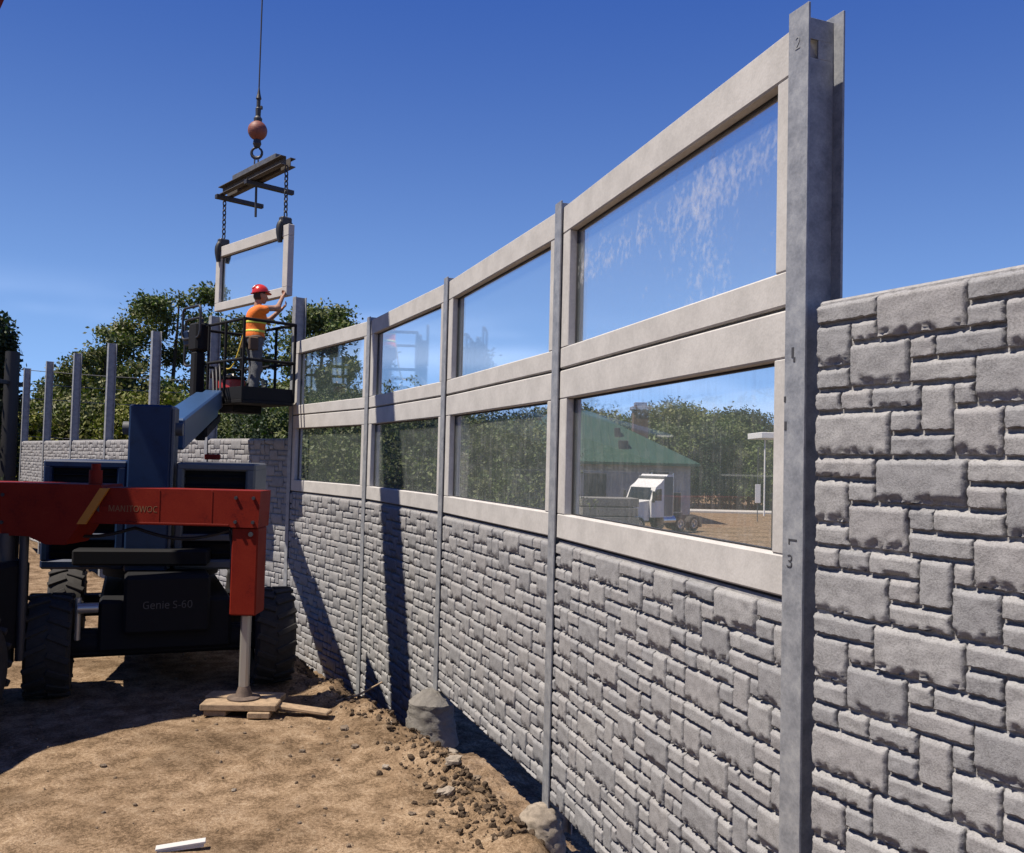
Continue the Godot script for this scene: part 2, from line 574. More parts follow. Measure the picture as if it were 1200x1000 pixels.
func stone_shape(w: float, h: float, step: float, sd: int) -> MB:
	var rng := RandomNumberGenerator.new()
	rng.seed = sd * 7919 + 3
	var g := 0.0072
	var W := w * 0.5 - 0.0042
	var Hh := h * 0.5 - g
	var big := h > 0.12 and w > 0.14
	var depth := rng.randf_range(0.020, 0.029) + (0.003 if big else 0.0)
	var nx := maxi(2, int(round((w - 2 * g) / step)))
	var ny := maxi(2, int(round((h - 2 * g) / step)))
	var bev := 0.005
	var ss := [-W, -W + bev, -W + bev * 2.4]
	for k in range(1, nx):
		ss.append(lerpf(-W + bev * 2.4, W - bev * 2.4, float(k) / nx))
	ss.append_array([W - bev * 2.4, W - bev, W])
	var tt := [-Hh, -Hh + bev]
	for k in range(1, ny):
		tt.append(lerpf(-Hh + bev, Hh - bev * 2.6, float(k) / ny))
	tt.append_array([Hh - bev * 2.6, Hh - bev, Hh])
	var ox := sd * 3.71
	var tilt := Vector2(rng.randf_range(-0.05, 0.05), rng.randf_range(-0.02, 0.07))
	var round_c := rng.randf_range(0.002, 0.006)
	var chip := rng.randf_range(0.3, 0.72) if big else (rng.randf_range(0.1, 0.3) if rng.randf() < 0.2 else 0.0)
	var mb := MB.new()
	var cols := ss.size()
	var rows := tt.size()
	for b in range(-1, rows + 1):
		for a in range(-1, cols + 1):
			var x: float = ss[clampi(a, 0, cols - 1)]
			var y: float = tt[clampi(b, 0, rows - 1)]
			var skirt := a < 0 or b < 0 or a == cols or b == rows
			# rounded corners and a wavering outline
			var cx := maxf(0.0, absf(x) - (W - round_c))
			var cy := maxf(0.0, absf(y) - (Hh - round_c))
			if cx > 0 and cy > 0:
				var r := Vector2(cx, cy)
				if r.length() > round_c:
					r = r.normalized() * round_c
				x = signf(x) * (W - round_c + r.x)
				y = signf(y) * (Hh - round_c + r.y)
			var e := minf(W - absf(x), Hh - absf(y))
			var wob := smoothstep(0.03, 0.0, e)
			var x2 := x + sn.get_noise_3d(x * 40 + ox, y * 40, 3) * 0.0065 * wob
			var y2 := y + sn.get_noise_3d(x * 40 + ox, y * 40, 9) * 0.005 * wob
			var eb := y + Hh              # crisp below, sloped above, a little eased at the sides
			var et := Hh - y
			var es := W - absf(x)
			var z := depth * minf(lerpf(0.25, 1.0, smoothstep(0.0, 0.013, et)), minf(lerpf(0.95, 1.0, smoothstep(0.0, 0.005, eb)), lerpf(0.45, 1.0, smoothstep(0.0, 0.007, es))))
			z += (tilt.x * x + tilt.y * y) * 0.45
			z += sn.get_noise_3d(x * 12 + ox, y * 12, 21) * 0.0038 + sn.get_noise_3d(x * 60 + ox, y * 60, 27) * 0.0026
			# broken lower arris
			var low := smoothstep(-Hh + h * 0.30, -Hh + h * 0.05, y)
			if chip > 0.0 and low > 0.0:
				var c := sn.get_noise_3d(x * 27 + ox, y * 20, 41) * 0.75 + sn.get_noise_3d(x * 70 + ox, y * 50, 43) * 0.2 + low * 1.1 - 0.86 + (chip - 0.5) * 0.8
				z -= depth * 0.62 * smoothstep(0.0, 0.16, c)
				z += sn.get_noise_3d(x * 90 + ox, y * 90, 51) * 0.0032 * low * chip
			z = maxf(z, depth * 0.22)
			if skirt:
				z = -0.006
			mb.v.append(Vector3(x2, y2, z))
			mb.n.append(Vector3.ZERO)
	var C := cols + 2
	for b in rows + 1:
		for a in C - 1:
			var k := b * C + a
			var q := [k, k + 1, k + C + 1, k + C]
			var fn := (mb.v[q[1]] - mb.v[q[0]]).cross(mb.v[q[2]] - mb.v[q[0]]) + (mb.v[q[2]] - mb.v[q[0]]).cross(mb.v[q[3]] - mb.v[q[0]])
			if fn.length_squared() < 1e-16:
				continue
			for j in q:
				mb.n[j] += fn
			for j in [0, 2, 1, 0, 3, 2]:
				mb.i.append(q[j])
	for k in mb.n.size():
		mb.n[k] = mb.n[k].normalized() if mb.n[k].length_squared() > 0 else Vector3(0, 0, 1)
	return mb

func stone_panel(label: String, a: Vector2, b: Vector2, top: float, bottom: float, shift: float, step: float, how: String, tall: bool, group: String, seen_x := Vector2(-1, 99)) -> Node3D:
	# a = far post, b = near post (plan); how: "single" stones as parts, "joined" as one facing
	var d := (b - a).normalized()
	var bas := Basis(w3(d), Vector3.UP, w3(d).cross(Vector3.UP))
	var t := thing("stone_panel", label, "wall panel", Transform3D(bas, w3(a)), group)
	var len := (b - a).length()
	var x0 := 0.085 if tall else 0.03
	var x1 := len - 0.03
	var zf := -0.045
	var mb := MB.new()
	mb.bx(x0, x1, bottom, top, zf - 0.09, zf, 0.01)
	put(mb, "slab", M.joint, t)
	var joined: Array = [MB.new(), MB.new(), MB.new(), MB.new()]
	var singles := 0
	var courses := int(ceil((top - 0.012 - bottom) / COURSE))
	var tiles_y := int(ceil(courses / 7.0))
	for ty in tiles_y:
		for tx in range(-1, 4):
			for q in TILE.size():
				var r: Array = TILE[q]
				if r[2] == r[3]:
					continue
				var sx0: float = maxf(tx * TILE_W + r[0] + shift, x0)
				var sx1: float = minf(tx * TILE_W + r[1] + shift, x1)
				if sx1 - sx0 < 0.05:
					continue
				var c0: int = ty * 7 + r[2]
				var c1: int = ty * 7 + r[3]
				var y1 := top - 0.012 - c0 * COURSE
				var y0 := maxf(top - 0.012 - c1 * COURSE, bottom)
				if y1 - y0 < 0.03:
					continue
				var clipped: bool = absf(sx1 - sx0 - (r[1] - r[0])) > 0.002 or absf(y1 - y0 - (r[3] - r[2]) * COURSE) > 0.002
				var key := [q, step, (ty + tx) % 2]
				var mesh_mb: MB
				var me: ArrayMesh
				if clipped or not stone_cache.has(key):
					mesh_mb = stone_shape(sx1 - sx0, y1 - y0, step, q * 4 + (ty + tx) % 2 + (100 * ty + tx + 7 if clipped else 0))
					me = mesh_mb.mesh()
					if not clipped:
						stone_cache[key] = [mesh_mb, me]
				else:
					mesh_mb = stone_cache[key][0]
					me = stone_cache[key][1]
				var tr := Transform3D(Basis(), Vector3((sx0 + sx1) * 0.5, (y0 + y1) * 0.5, zf))
				var tone := (q * 7 + ty * 3 + tx * 5 + int(shift * 10)) % 4
				if how == "single" and singles < 296 and sx0 > seen_x.x and sx0 < seen_x.y:
					put_mesh(me, "stone", M["stone" + str(tone)], t, tr)
					singles += 1
				else:
					joined[tone].join(mesh_mb, tr)
	for k in 4:
		if joined[k].v.size() > 0:
			stuff(put(joined[k], "stone_facing", M["stone" + str(k)], t))
	return t

# ------------------------------------------------------------------ glazed panels
func glazed_panel(label: String, t: Transform3D, len: float, height: float, rails: Vector2, dust: Material, group: String, seal := 0.02) -> Node3D:
	# local origin: lower left corner as seen from the camera's side, front face at z = 0
	var o := thing("glazed_panel", label, "wall panel", t, group)
	var st := 0.165
	var th := 0.115
	var mb := MB.new()
	mb.bx(0, len, height - rails.y, height, -th, 0, 0.008)
	put(mb, "top_rail", M.concrete, o)
	mb = MB.new()
	mb.bx(0, len, 0, rails.x, -th, 0, 0.008)
	put(mb, "bottom_rail", M.concrete, o)
	for k in 2:
		mb = MB.new()
		var x := 0.0 if k == 0 else len - st
		mb.bx(x, x + st, rails.x, height - rails.y, -th + 0.0015, -0.0015, 0.006)
		put(mb, "stile", M.concrete, o)
	var g0 := -0.07
	mb = MB.new()
	for e in [[st - 0.002, st + seal, rails.x, height - rails.y], [len - st - seal, len - st + 0.002, rails.x, height - rails.y]]:
		mb.bx(e[0], e[1], e[2], e[3], g0 - 0.014, g0 + 0.012, 0.003)
	for e in [[rails.x - 0.002, rails.x + 0.008], [height - rails.y - 0.012, height - rails.y + 0.002]]:
		mb.bx(st + seal, len - st - seal, e[0], e[1], g0 - 0.014, g0 + 0.012, 0.003)
	put(mb, "gasket", M.gasket, o)
	mb = MB.new()
	mb.bx(st + seal * 0.5, len - st - seal * 0.5, rails.x + 0.004, height - rails.y - 0.006, g0 - 0.005, g0 + 0.005, 0.0005)
	var pane := put(mb, "glass_pane", M.glass, o)
	if dust:
		mb = MB.new()
		var xa := st + seal
		var xb := len - st - seal
		var ya := rails.x + 0.008
		var yb := height - rails.y - 0.012
		mb.quad(Vector3(xa, ya, g0 + 0.0075), Vector3(xb, ya, g0 + 0.0075), Vector3(xb, yb, g0 + 0.0075), Vector3(xa, yb, g0 + 0.0075))
		mb.uv = PackedVector2Array([Vector2(0, 1), Vector2(1, 1), Vector2(1, 0), Vector2(0, 0)])
		put(mb, "dust_film", dust, pane)
	return o

func dust_mat(called: String, sd: int, how: String, thick := 1.0) -> StandardMaterial3D:
	# dried dust and rinse marks on the pane: colour of dust, thickness in alpha
	var w := 512
	var h := 256
	var f := FastNoiseLite.new()
	f.seed = sd
	f.frequency = 0.02
	f.fractal_octaves = 5
	var d := PackedByteArray()
	d.resize(w * h * 4)
	for y in h:
		for x in w:
			var a := 0.0
			if how == "smear":
				# blotches with drip tails, thick in the upper part and in a column right of centre
				var s := f.get_noise_2d(x * 0.9, y * 0.35)
				var blot := f.get_noise_2d(x * 3.2 + 400, y * 1.4)
				var spot := f.get_noise_2d(x * 7.0 - 900, y * 4.0)
				var u := float(x) / w
				var v := float(y) / h
				var where := exp(-pow((v - 0.33 + (u - 0.5) * 0.12) / 0.17, 2.0)) * 0.75 + exp(-pow((u - 0.7) / 0.13, 2.0)) * 0.6 + exp(-pow((u - 0.06) / 0.07, 2.0)) * smoothstep(0.6, 0.3, v) * 0.5
				a = 0.03 + clampf(s * 0.5 + blot * 0.7 + spot * 0.5 + where * 0.75 - 0.42, 0.0, 1.0) * 0.34
			else:
				var st := f.get_noise_2d(x * 5.0, y * 0.12)
				var st2 := f.get_noise_2d(x * 14.0 + 77, y * 0.3)
				var bl := f.get_noise_2d(x * 1.2, y * 1.2 + 300)
				a = (0.05 + clampf(st * 0.6 + st2 * 0.45 + bl * 0.5 + 0.1, 0.0, 1.0) * 0.17) * thick
			var k := (y * w + x) * 4
			d[k] = 176 if how == "streak" else 205; d[k + 1] = d[k]; d[k + 2] = d[k]
			d[k + 3] = int(clampf(a, 0, 1) * 255)
	var m := mat(called, Color(1, 1, 1), 1.0, 0, 0.0)
	m.albedo_texture = ImageTexture.create_from_image(Image.create_from_data(w, h, false, Image.FORMAT_RGBA8, d))
	m.transparency = BaseMaterial3D.TRANSPARENCY_ALPHA
	m.texture_repeat = false
	return m

# ------------------------------------------------------------------ posts
func steel_post(k: int, top: float, bottom: float, label: String, group: String) -> Node3D:
	var p: Vector2 = POSTS[k]
	var a: Vector2 = wall_line[k + 3] if k + 3 < wall_line.size() else p + (p - POSTS[k - 1])
	var b: Vector2 = wall_line[k + 1]
	var d := (b - a).normalized()
	var t := thing("steel_post", label, "post", Transform3D(Basis(w3(d), Vector3.UP, w3(d).cross(Vector3.UP)), w3(p)), group)
	var fw := 0.062
	var mb := MB.new()
	mb.bx(-fw, fw, bottom, top, -0.013, 0, 0.002)
	put(mb, "front_flange", M.galvanized, t)
	mb = MB.new()
	mb.bx(-fw, fw, bottom, top, -0.192, -0.18, 0.002)
	put(mb, "back_flange", M.galvanized, t)
	mb = MB.new()
	if k == 0:
		# lifting hole near the top
		mb.bx(-0.005, 0.005, bottom, top - 0.20, -0.18, -0.013, 0.001)
		mb.bx(-0.005, 0.005, top - 0.12, top - 0.03, -0.18, -0.013, 0.001)
		mb.bx(-0.005, 0.005, top - 0.20, top - 0.12, -0.04, -0.013, 0.001)
		mb.bx(-0.005, 0.005, top - 0.20, top - 0.12, -0.18, -0.10, 0.001)
	else:
		mb.bx(-0.005, 0.005, bottom, top, -0.18, -0.013, 0.001)
	put(mb, "web", M.galvanized, t)
	return t

# ------------------------------------------------------------------ rocks
func rock_shape(r: Vector3, sd: int, sub := 1) -> MB:
	var mb := MB.new()
	var sp := SphereMesh.new()
	sp.radius = 1.0
	sp.height = 2.0
	sp.radial_segments = 10 if sub == 1 else 7
	sp.rings = 6 if sub == 1 else 4
	var a := sp.get_mesh_arrays()
	var f := FastNoiseLite.new()
	f.seed = sd
	f.frequency = 0.9
	f.fractal_octaves = 3
	var P: PackedVector3Array = a[Mesh.ARRAY_VERTEX]
	var I: PackedInt32Array = a[Mesh.ARRAY_INDEX]
	var Q := PackedVector3Array()
	for p in P:
		var k := 1.0 + f.get_noise_3dv(p * 1.1) * 0.55
		var q := p * k
		# broken flats
		q.x = clampf(q.x, -0.82, 0.86)
		q.y = clampf(q.y, -0.7, 0.75)
		Q.append(q * r)
	for k in range(0, I.size(), 3):
		var c := [Q[I[k]], Q[I[k + 1]], Q[I[k + 2]]]
		if (c[1] - c[0]).cross(c[2] - c[0]).length() > 1e-9:
			mb.face(c, Vector3.ZERO)
	return mb

# ------------------------------------------------------------------ wheels
func wheel(parent: Node, at: Vector3, ax: Vector3, r: float, w: float, lugs: int) -> void:
	# ax points to the outer side
	var tyre := MB.new()
	var h := w * 0.5
	tyre.lathe(at, ax, [Vector2(-h * 0.8, r * 0.55), Vector2(-h, r * 0.72), Vector2(-h * 0.98, r * 0.86), Vector2(-h * 0.82, r * 0.955), Vector2(-h * 0.4, r * 0.97), Vector2(h * 0.4, r * 0.97), Vector2(h * 0.82, r * 0.955), Vector2(h * 0.98, r * 0.86), Vector2(h, r * 0.72), Vector2(h * 0.8, r * 0.55)].map(func(p): return p), 40)
	var x := ax.cross(Vector3.UP).normalized()
	for k in lugs:
		for s in [-1.0, 1.0]:
			var a := TAU * (k + (0.5 if s > 0 else 0.0)) / lugs
			var d := x * cos(a) + Vector3.UP * sin(a)
			var tang := x * -sin(a) + Vector3.UP * cos(a)
			var p0: Vector3 = at + d * (r * 0.972) + ax * s * h * 0.02
			var p1: Vector3 = at + d * (r * 0.945) + ax * s * h * 0.97 + tang * r * 0.17
			tyre.bar(p0, p1, r * 0.11, r * 0.09, 0.006, d)
	var tn := put(tyre, "wheel", M.rubber, parent)
	var rim := MB.new()
	rim.lathe(at, ax, [Vector2(-h * 0.7, 0.001), Vector2(-h * 0.7, r * 0.56), Vector2(h * 0.82, r * 0.58), Vector2(h * 0.82, r * 0.52), Vector2(h * 0.35, r * 0.42), Vector2(h * 0.35, r * 0.2), Vector2(h * 0.62, r * 0.18), Vector2(h * 0.62, 0.001)], 28)
	put(rim, "rim", M.rim_grey, tn)

# ------------------------------------------------------------------ boom lift
func boom_lift() -> void:
	# axis of the chassis runs forward from between the rear wheels
	var rear := Vector2(-3.44, 9.355)
	var fw := Vector2(-.38, .925).normalized()
	var bas := Basis(w3(Vector2(fw.y, -fw.x)), Vector3.UP, -w3(fw))    # x right, y up, -z ahead
	var t := thing("boom_lift", "blue telescopic boom lift with raised work platform beside the stone wall", "boom lift", Transform3D(bas, w3(rear)))
	var mb := MB.new()
	for s in [-1.0, 1.0]:
		for z in [0.0, -2.5]:
			wheel(t, Vector3(1.04 * s, 0.49, z), Vector3(s, 0, 0), 0.49, 0.40, 18)
	mb.bx(-0.62, 0.62, 0.42, 0.92, -2.75, 0.18, 0.03)
	mb.bx(-0.40, 0.40, 0.60, 1.16, -1.9, 0.30, 0.03)
	put(mb, "chassis", M.lift_dark, t)
	for z in [0.0, -2.5]:
		mb = MB.new()
		mb.bx(-1.0, 1.0, 0.38, 0.62, z - 0.12, z + 0.12, 0.02)
		mb.rod(Vector3(-0.95, 0.49, z), Vector3(0.95, 0.49, z), 0.14, 12)
		put(mb, "axle", M.lift_dark, t)
	for s in [-1.0, 1.0]:
		mb = MB.new()
		mb.rod(Vector3(s * 0.62, 0.86, 0.2), Vector3(s * 0.80, 0.86, 0.2), 0.05, 10)
		mb.rod(Vector3(s * 0.80, 0.55, 0.14), Vector3(s * 0.80, 0.95, 0.14), 0.03, 8)
		put(mb, "steering_cylinder", M.jack_steel, t)
	var tm := TextMesh.new()
	tm.text = "Genie S-60"
	tm.font = SystemFont.new()
	tm.font.font_names = PackedStringArray(["Droid Sans"])
	tm.font_size = 32
	tm.pixel_size = 0.003
	tm.depth = 0.004
	var chassis: Node = t.get_node("chassis")
	put_mesh(tm, "lettering", M.lift_lettering, chassis, Transform3D(Basis(), Vector3(0.0, 0.88, 0.305)))
	# turntable, turned a little to the left so that the boom points at the platform
	var tw := Transform3D(Basis(Vector3.UP, deg_to_rad(11.5)), Vector3(-3.76, 0, -9.55)) * Transform3D(Basis(), Vector3(0, 0, -1.1))
	var T := t.transform.affine_inverse() * tw
	var oc := T.origin
	mb = MB.new()
	mb.lathe(oc + Vector3(0, 1.0, 0), Vector3.UP, [Vector2(0, 0.001), Vector2(0, 0.62), Vector2(0.22, 0.62), Vector2(0.22, 0.001)], 32)
	mb.box(T * Transform3D(Basis(), Vector3(0, 1.30, 0.2)), Vector3(1.3, 0.16, 2.2), 0.02)
	var turn := put(mb, "turntable", M.lift_dark, t)
	for s in [-1.0, 1.0]:
		# engine cover and tank cover: rounded boxes with an open grille at the rear
		mb = MB.new()
		var c := Vector3(0.68 if s > 0 else -0.60, 1.73, 0.15)
		var w := 0.80
		for q in [[c + Vector3(0, 0.50, 0), Vector3(w, 0.08, 1.9)], [c + Vector3(0, -0.52, 0), Vector3(w, 0.10, 1.9)], [c + Vector3(-w / 2 + 0.04, 0, 0), Vector3(0.08, 0.98, 1.9)], [c + Vector3(w / 2 - 0.05, 0, 0), Vector3(0.10, 0.98, 1.9)], [c + Vector3(0, 0.06, 0.92), Vector3(w - 0.14, 0.06, 0.04)], [c + Vector3(0, -0.24, 0.92), Vector3(w - 0.14, 0.07, 0.04)]]:
			mb.box(T * Transform3D(Basis(), q[0]), q[1], 0.03)
		var cov := put(mb, "side_cover", M.lift_grey if s > 0 else M.lift_blue, t)
		mb = MB.new()
		mb.box(T * Transform3D(Basis(), c + Vector3(0, 0.0, 0.82)), Vector3(w - 0.12, 0.94, 0.05), 0.005)
		for j in 9:
			mb.box(T * Transform3D(Basis(Vector3.RIGHT, 0.5), c + Vector3(0, -0.40 + j * 0.1, 0.87)), Vector3(w - 0.13, 0.012, 0.05), 0.002)
		put(mb, "grille", M.lift_dark, cov)
	mb = MB.new()
	mb.box(T * Transform3D(Basis(), Vector3(0.60, 2.335, 0.75)), Vector3(0.16, 0.06, 0.10), 0.01)
	put(mb, "tail_lamp", M.crane_red, turn)
	# pivot housing at the back end of the boom
	mb = MB.new()
	mb.box(T * Transform3D(Basis(), Vector3(0.02, 2.0, 0.92)), Vector3(0.42, 1.72, 0.50), 0.02)
	var piv := put(mb, "boom_pivot", M.lift_blue, t)
	mb = MB.new()
	mb.box(T * Transform3D(Basis(), Vector3(0.245, 2.0, 1.14)), Vector3(0.03, 1.65, 0.04), 0.006)
	mb.rod(T * Vector3(-0.30, 2.62, 0.85), T * Vector3(0.30, 2.62, 0.85), 0.07, 14)
	put(mb, "pivot_pin", M.lift_grey, piv)
	# boom sections, world points brought into the lift's own axes
	var inv := t.transform.affine_inverse()
	var b0 := inv * Vector3(-3.86, 2.58, -10.4)
	var b1 := inv * Vector3(-4.62, 3.22, -14.2)
	mb = MB.new()
	mb.bar(b0, b0.lerp(b1, 0.8), 0.32, 0.36, 0.02)
	var boom := put(mb, "boom", M.lift_light_blue, t)
	mb = MB.new()
	mb.bar(b0.lerp(b1, 0.78), b1, 0.25, 0.28, 0.015)
	put(mb, "inner_boom", M.lift_light_blue, boom)
	mb = MB.new()
	mb.bar(inv * Vector3(-4.22, 2.90, -12.5), inv * Vector3(-4.68, 3.22, -14.6), 0.16, 0.20, 0.012)
	var jib := put(mb, "jib", M.lift_grey, t)
	mb = MB.new()
	mb.bar(inv * Vector3(-4.24, 2.66, -12.62), inv * Vector3(-4.66, 2.94, -14.5), 0.13, 0.13, 0.01)
	mb.bar(inv * Vector3(-4.21, 2.55, -12.46), inv * Vector3(-4.21, 3.0, -12.46), 0.15, 0.12, 0.01)
	for j in 4:
		mb.bar(inv * Vector3(-4.27, 2.62 + j * 0.09, -12.39), inv * Vector3(-4.15, 2.62 + j * 0.09, -12.39), 0.02, 0.03, 0.004)
	put(mb, "jib_cylinder", M.lift_dark, jib)
	# hoses over the boom
	mb = MB.new()
	for j in 3:
		var path := []
		for q in 9:
			var s := q / 8.0
			path.append(b1.lerp(inv * Vector3(-4.85, 3.5, -14.75), s) + Vector3(0.05 * j, sin(s * PI) * (0.22 + 0.05 * j) + 0.1, 0))
		mb.sweep(path, [.018, .018, .018, .018, .018, .018, .018, .018, .018], 6)
	put(mb, "hydraulic_hose", M.black_rubber, boom)
	# work platform: long side along the wall
	var wd := (POSTS[4] - POSTS[5]).normalized()
	var pb := Basis(w3(wd), Vector3.UP, w3(wd).cross(Vector3.UP))
	var P := inv * Transform3D(pb, Vector3(-4.45, 3.17, -15.06))
	var L := 0.915
	var D := 0.44
	mb = MB.new()
	mb.box(P * Transform3D(Basis(), Vector3(0, 0.03, 0)), Vector3(2 * L, 0.06, 2 * D), 0.01)
	for s in [-1.0, 1.0]:
		mb.box(P * Transform3D(Basis(), Vector3(0, 0.16, s * (D - 0.01))), Vector3(2 * L, 0.2, 0.012), 0.003)
		mb.box(P * Transform3D(Basis(), Vector3(s * (L - 0.01), 0.16, 0)), Vector3(0.012, 0.2, 2 * D - 0.03), 0.003)
	mb.box(P * Transform3D(Basis(), Vector3(0, -0.06, 0)), Vector3(0.5, 0.12, 0.5), 0.01)
	mb.box(P * Transform3D(Basis(), Vector3(-0.45, -0.1, D + 0.05)), Vector3(0.4, 0.35, 0.25), 0.02)
	var plat := put(mb, "platform", M.lift_dark, t)
	for y in [0.68, 1.30]:
		mb = MB.new()
		var c := [Vector3(-L, y, -D), Vector3(L, y, -D), Vector3(L, y, D), Vector3(-L, y, D)]
		for k in 4:
			mb.rod(P * c[k], P * c[(k + 1) % 4], 0.025, 8)
		put(mb, "guard_rail", M.lift_dark, plat)
	for x in [-L, -0.3, 0.3, L]:
		for z in [-D, D]:
			mb = MB.new()
			mb.rod(P * Vector3(x, 0.05, z), P * Vector3(x, 1.3, z), 0.023, 8)
			put(mb, "rail_post", M.lift_dark, plat)
	# control console on the left end with its hoops
	mb = MB.new()
	mb.box(P * Transform3D(Basis(), Vector3(-0.55, 1.12, D + 0.06)), Vector3(0.32, 0.46, 0.24), 0.03)
	mb.box(P * Transform3D(Basis(), Vector3(-0.52, 0.38, D + 0.08)), Vector3(0.2, 1.0, 0.18), 0.03)
	var con := put(mb, "control_console", M.lift_dark, plat)
	mb = MB.new()
	mb.box(P * Transform3D(Basis(Vector3.RIGHT, 0.2), Vector3(-0.90, 1.14, D + 0.05)), Vector3(0.28, 0.26, 0.18), 0.03)
	put(mb, "control_box", M.lift_blue, con)
	mb = MB.new()
	for q in [[-0.98, -0.30, 1.1, 1.62, D + 0.16], [-1.16, -0.5, 0.68, 1.46, D + 0.03]]:
		var r := 0.1
		var pts := []
		var cs := [Vector2(q[0], q[2]), Vector2(q[0], q[3]), Vector2(q[1], q[3]), Vector2(q[1], q[2])]
		for k in 4:
			var c0: Vector2 = cs[k]
			var pr: Vector2 = (cs[(k + 3) % 4] - c0).normalized()
			var nxv: Vector2 = (cs[(k + 1) % 4] - c0).normalized()
			for j in 4:
				var s := j / 3.0
				var p2: Vector2 = c0 + pr * r * (1 - s) * (1 - s) + nxv * r * s * s
				pts.append(P * Vector3(p2.x, p2.y, q[4]))
		pts.append(pts[0])
		var rr := []
		for k in pts.size():
			rr.append(0.022)
		mb.sweep(pts, rr, 7, false)
	put(mb, "console_guard", M.black_rubber, con)
	# red toolbox on the platform floor
	var Pw := Transform3D(pb, Vector3(-4.45, 3.17, -15.06))
	var tb := thing("toolbox", "red steel toolbox on the boom lift platform floor", "toolbox", Pw * Transform3D(Basis(Vector3.UP, 0.15), Vector3(-0.10, 0.06, 0.16)))
	mb = MB.new()
	mb.bx(-0.24, 0.24, 0.0, 0.36, -0.15, 0.15, 0.015)
	put(mb, "box", M.toolbox_red, tb)
	mb = MB.new()
	mb.bx(-0.25, 0.25, 0.362, 0.41, -0.16, 0.16, 0.015)
	put(mb, "lid", M.lift_dark, tb)
	mb = MB.new()
	mb.sweep([Vector3(-0.1, 0.405, 0), Vector3(-0.1, 0.45, 0), Vector3(0.1, 0.45, 0), Vector3(0.1, 0.405, 0)], [.012, .012, .012, .012], 6)
	put(mb, "handle", M.jack_steel, tb)

# ------------------------------------------------------------------ crane
func text_on(parent: Node, words: String, m: Material, t: Transform3D, size: float) -> void:
	var tm := TextMesh.new()
	tm.text = words
	tm.font = SystemFont.new()
	tm.font.font_names = PackedStringArray(["Droid Sans"])
	tm.font_size = 32
	tm.pixel_size = size / 32.0
	tm.depth = 0.001
	put_mesh(tm, "lettering", m, parent, t)

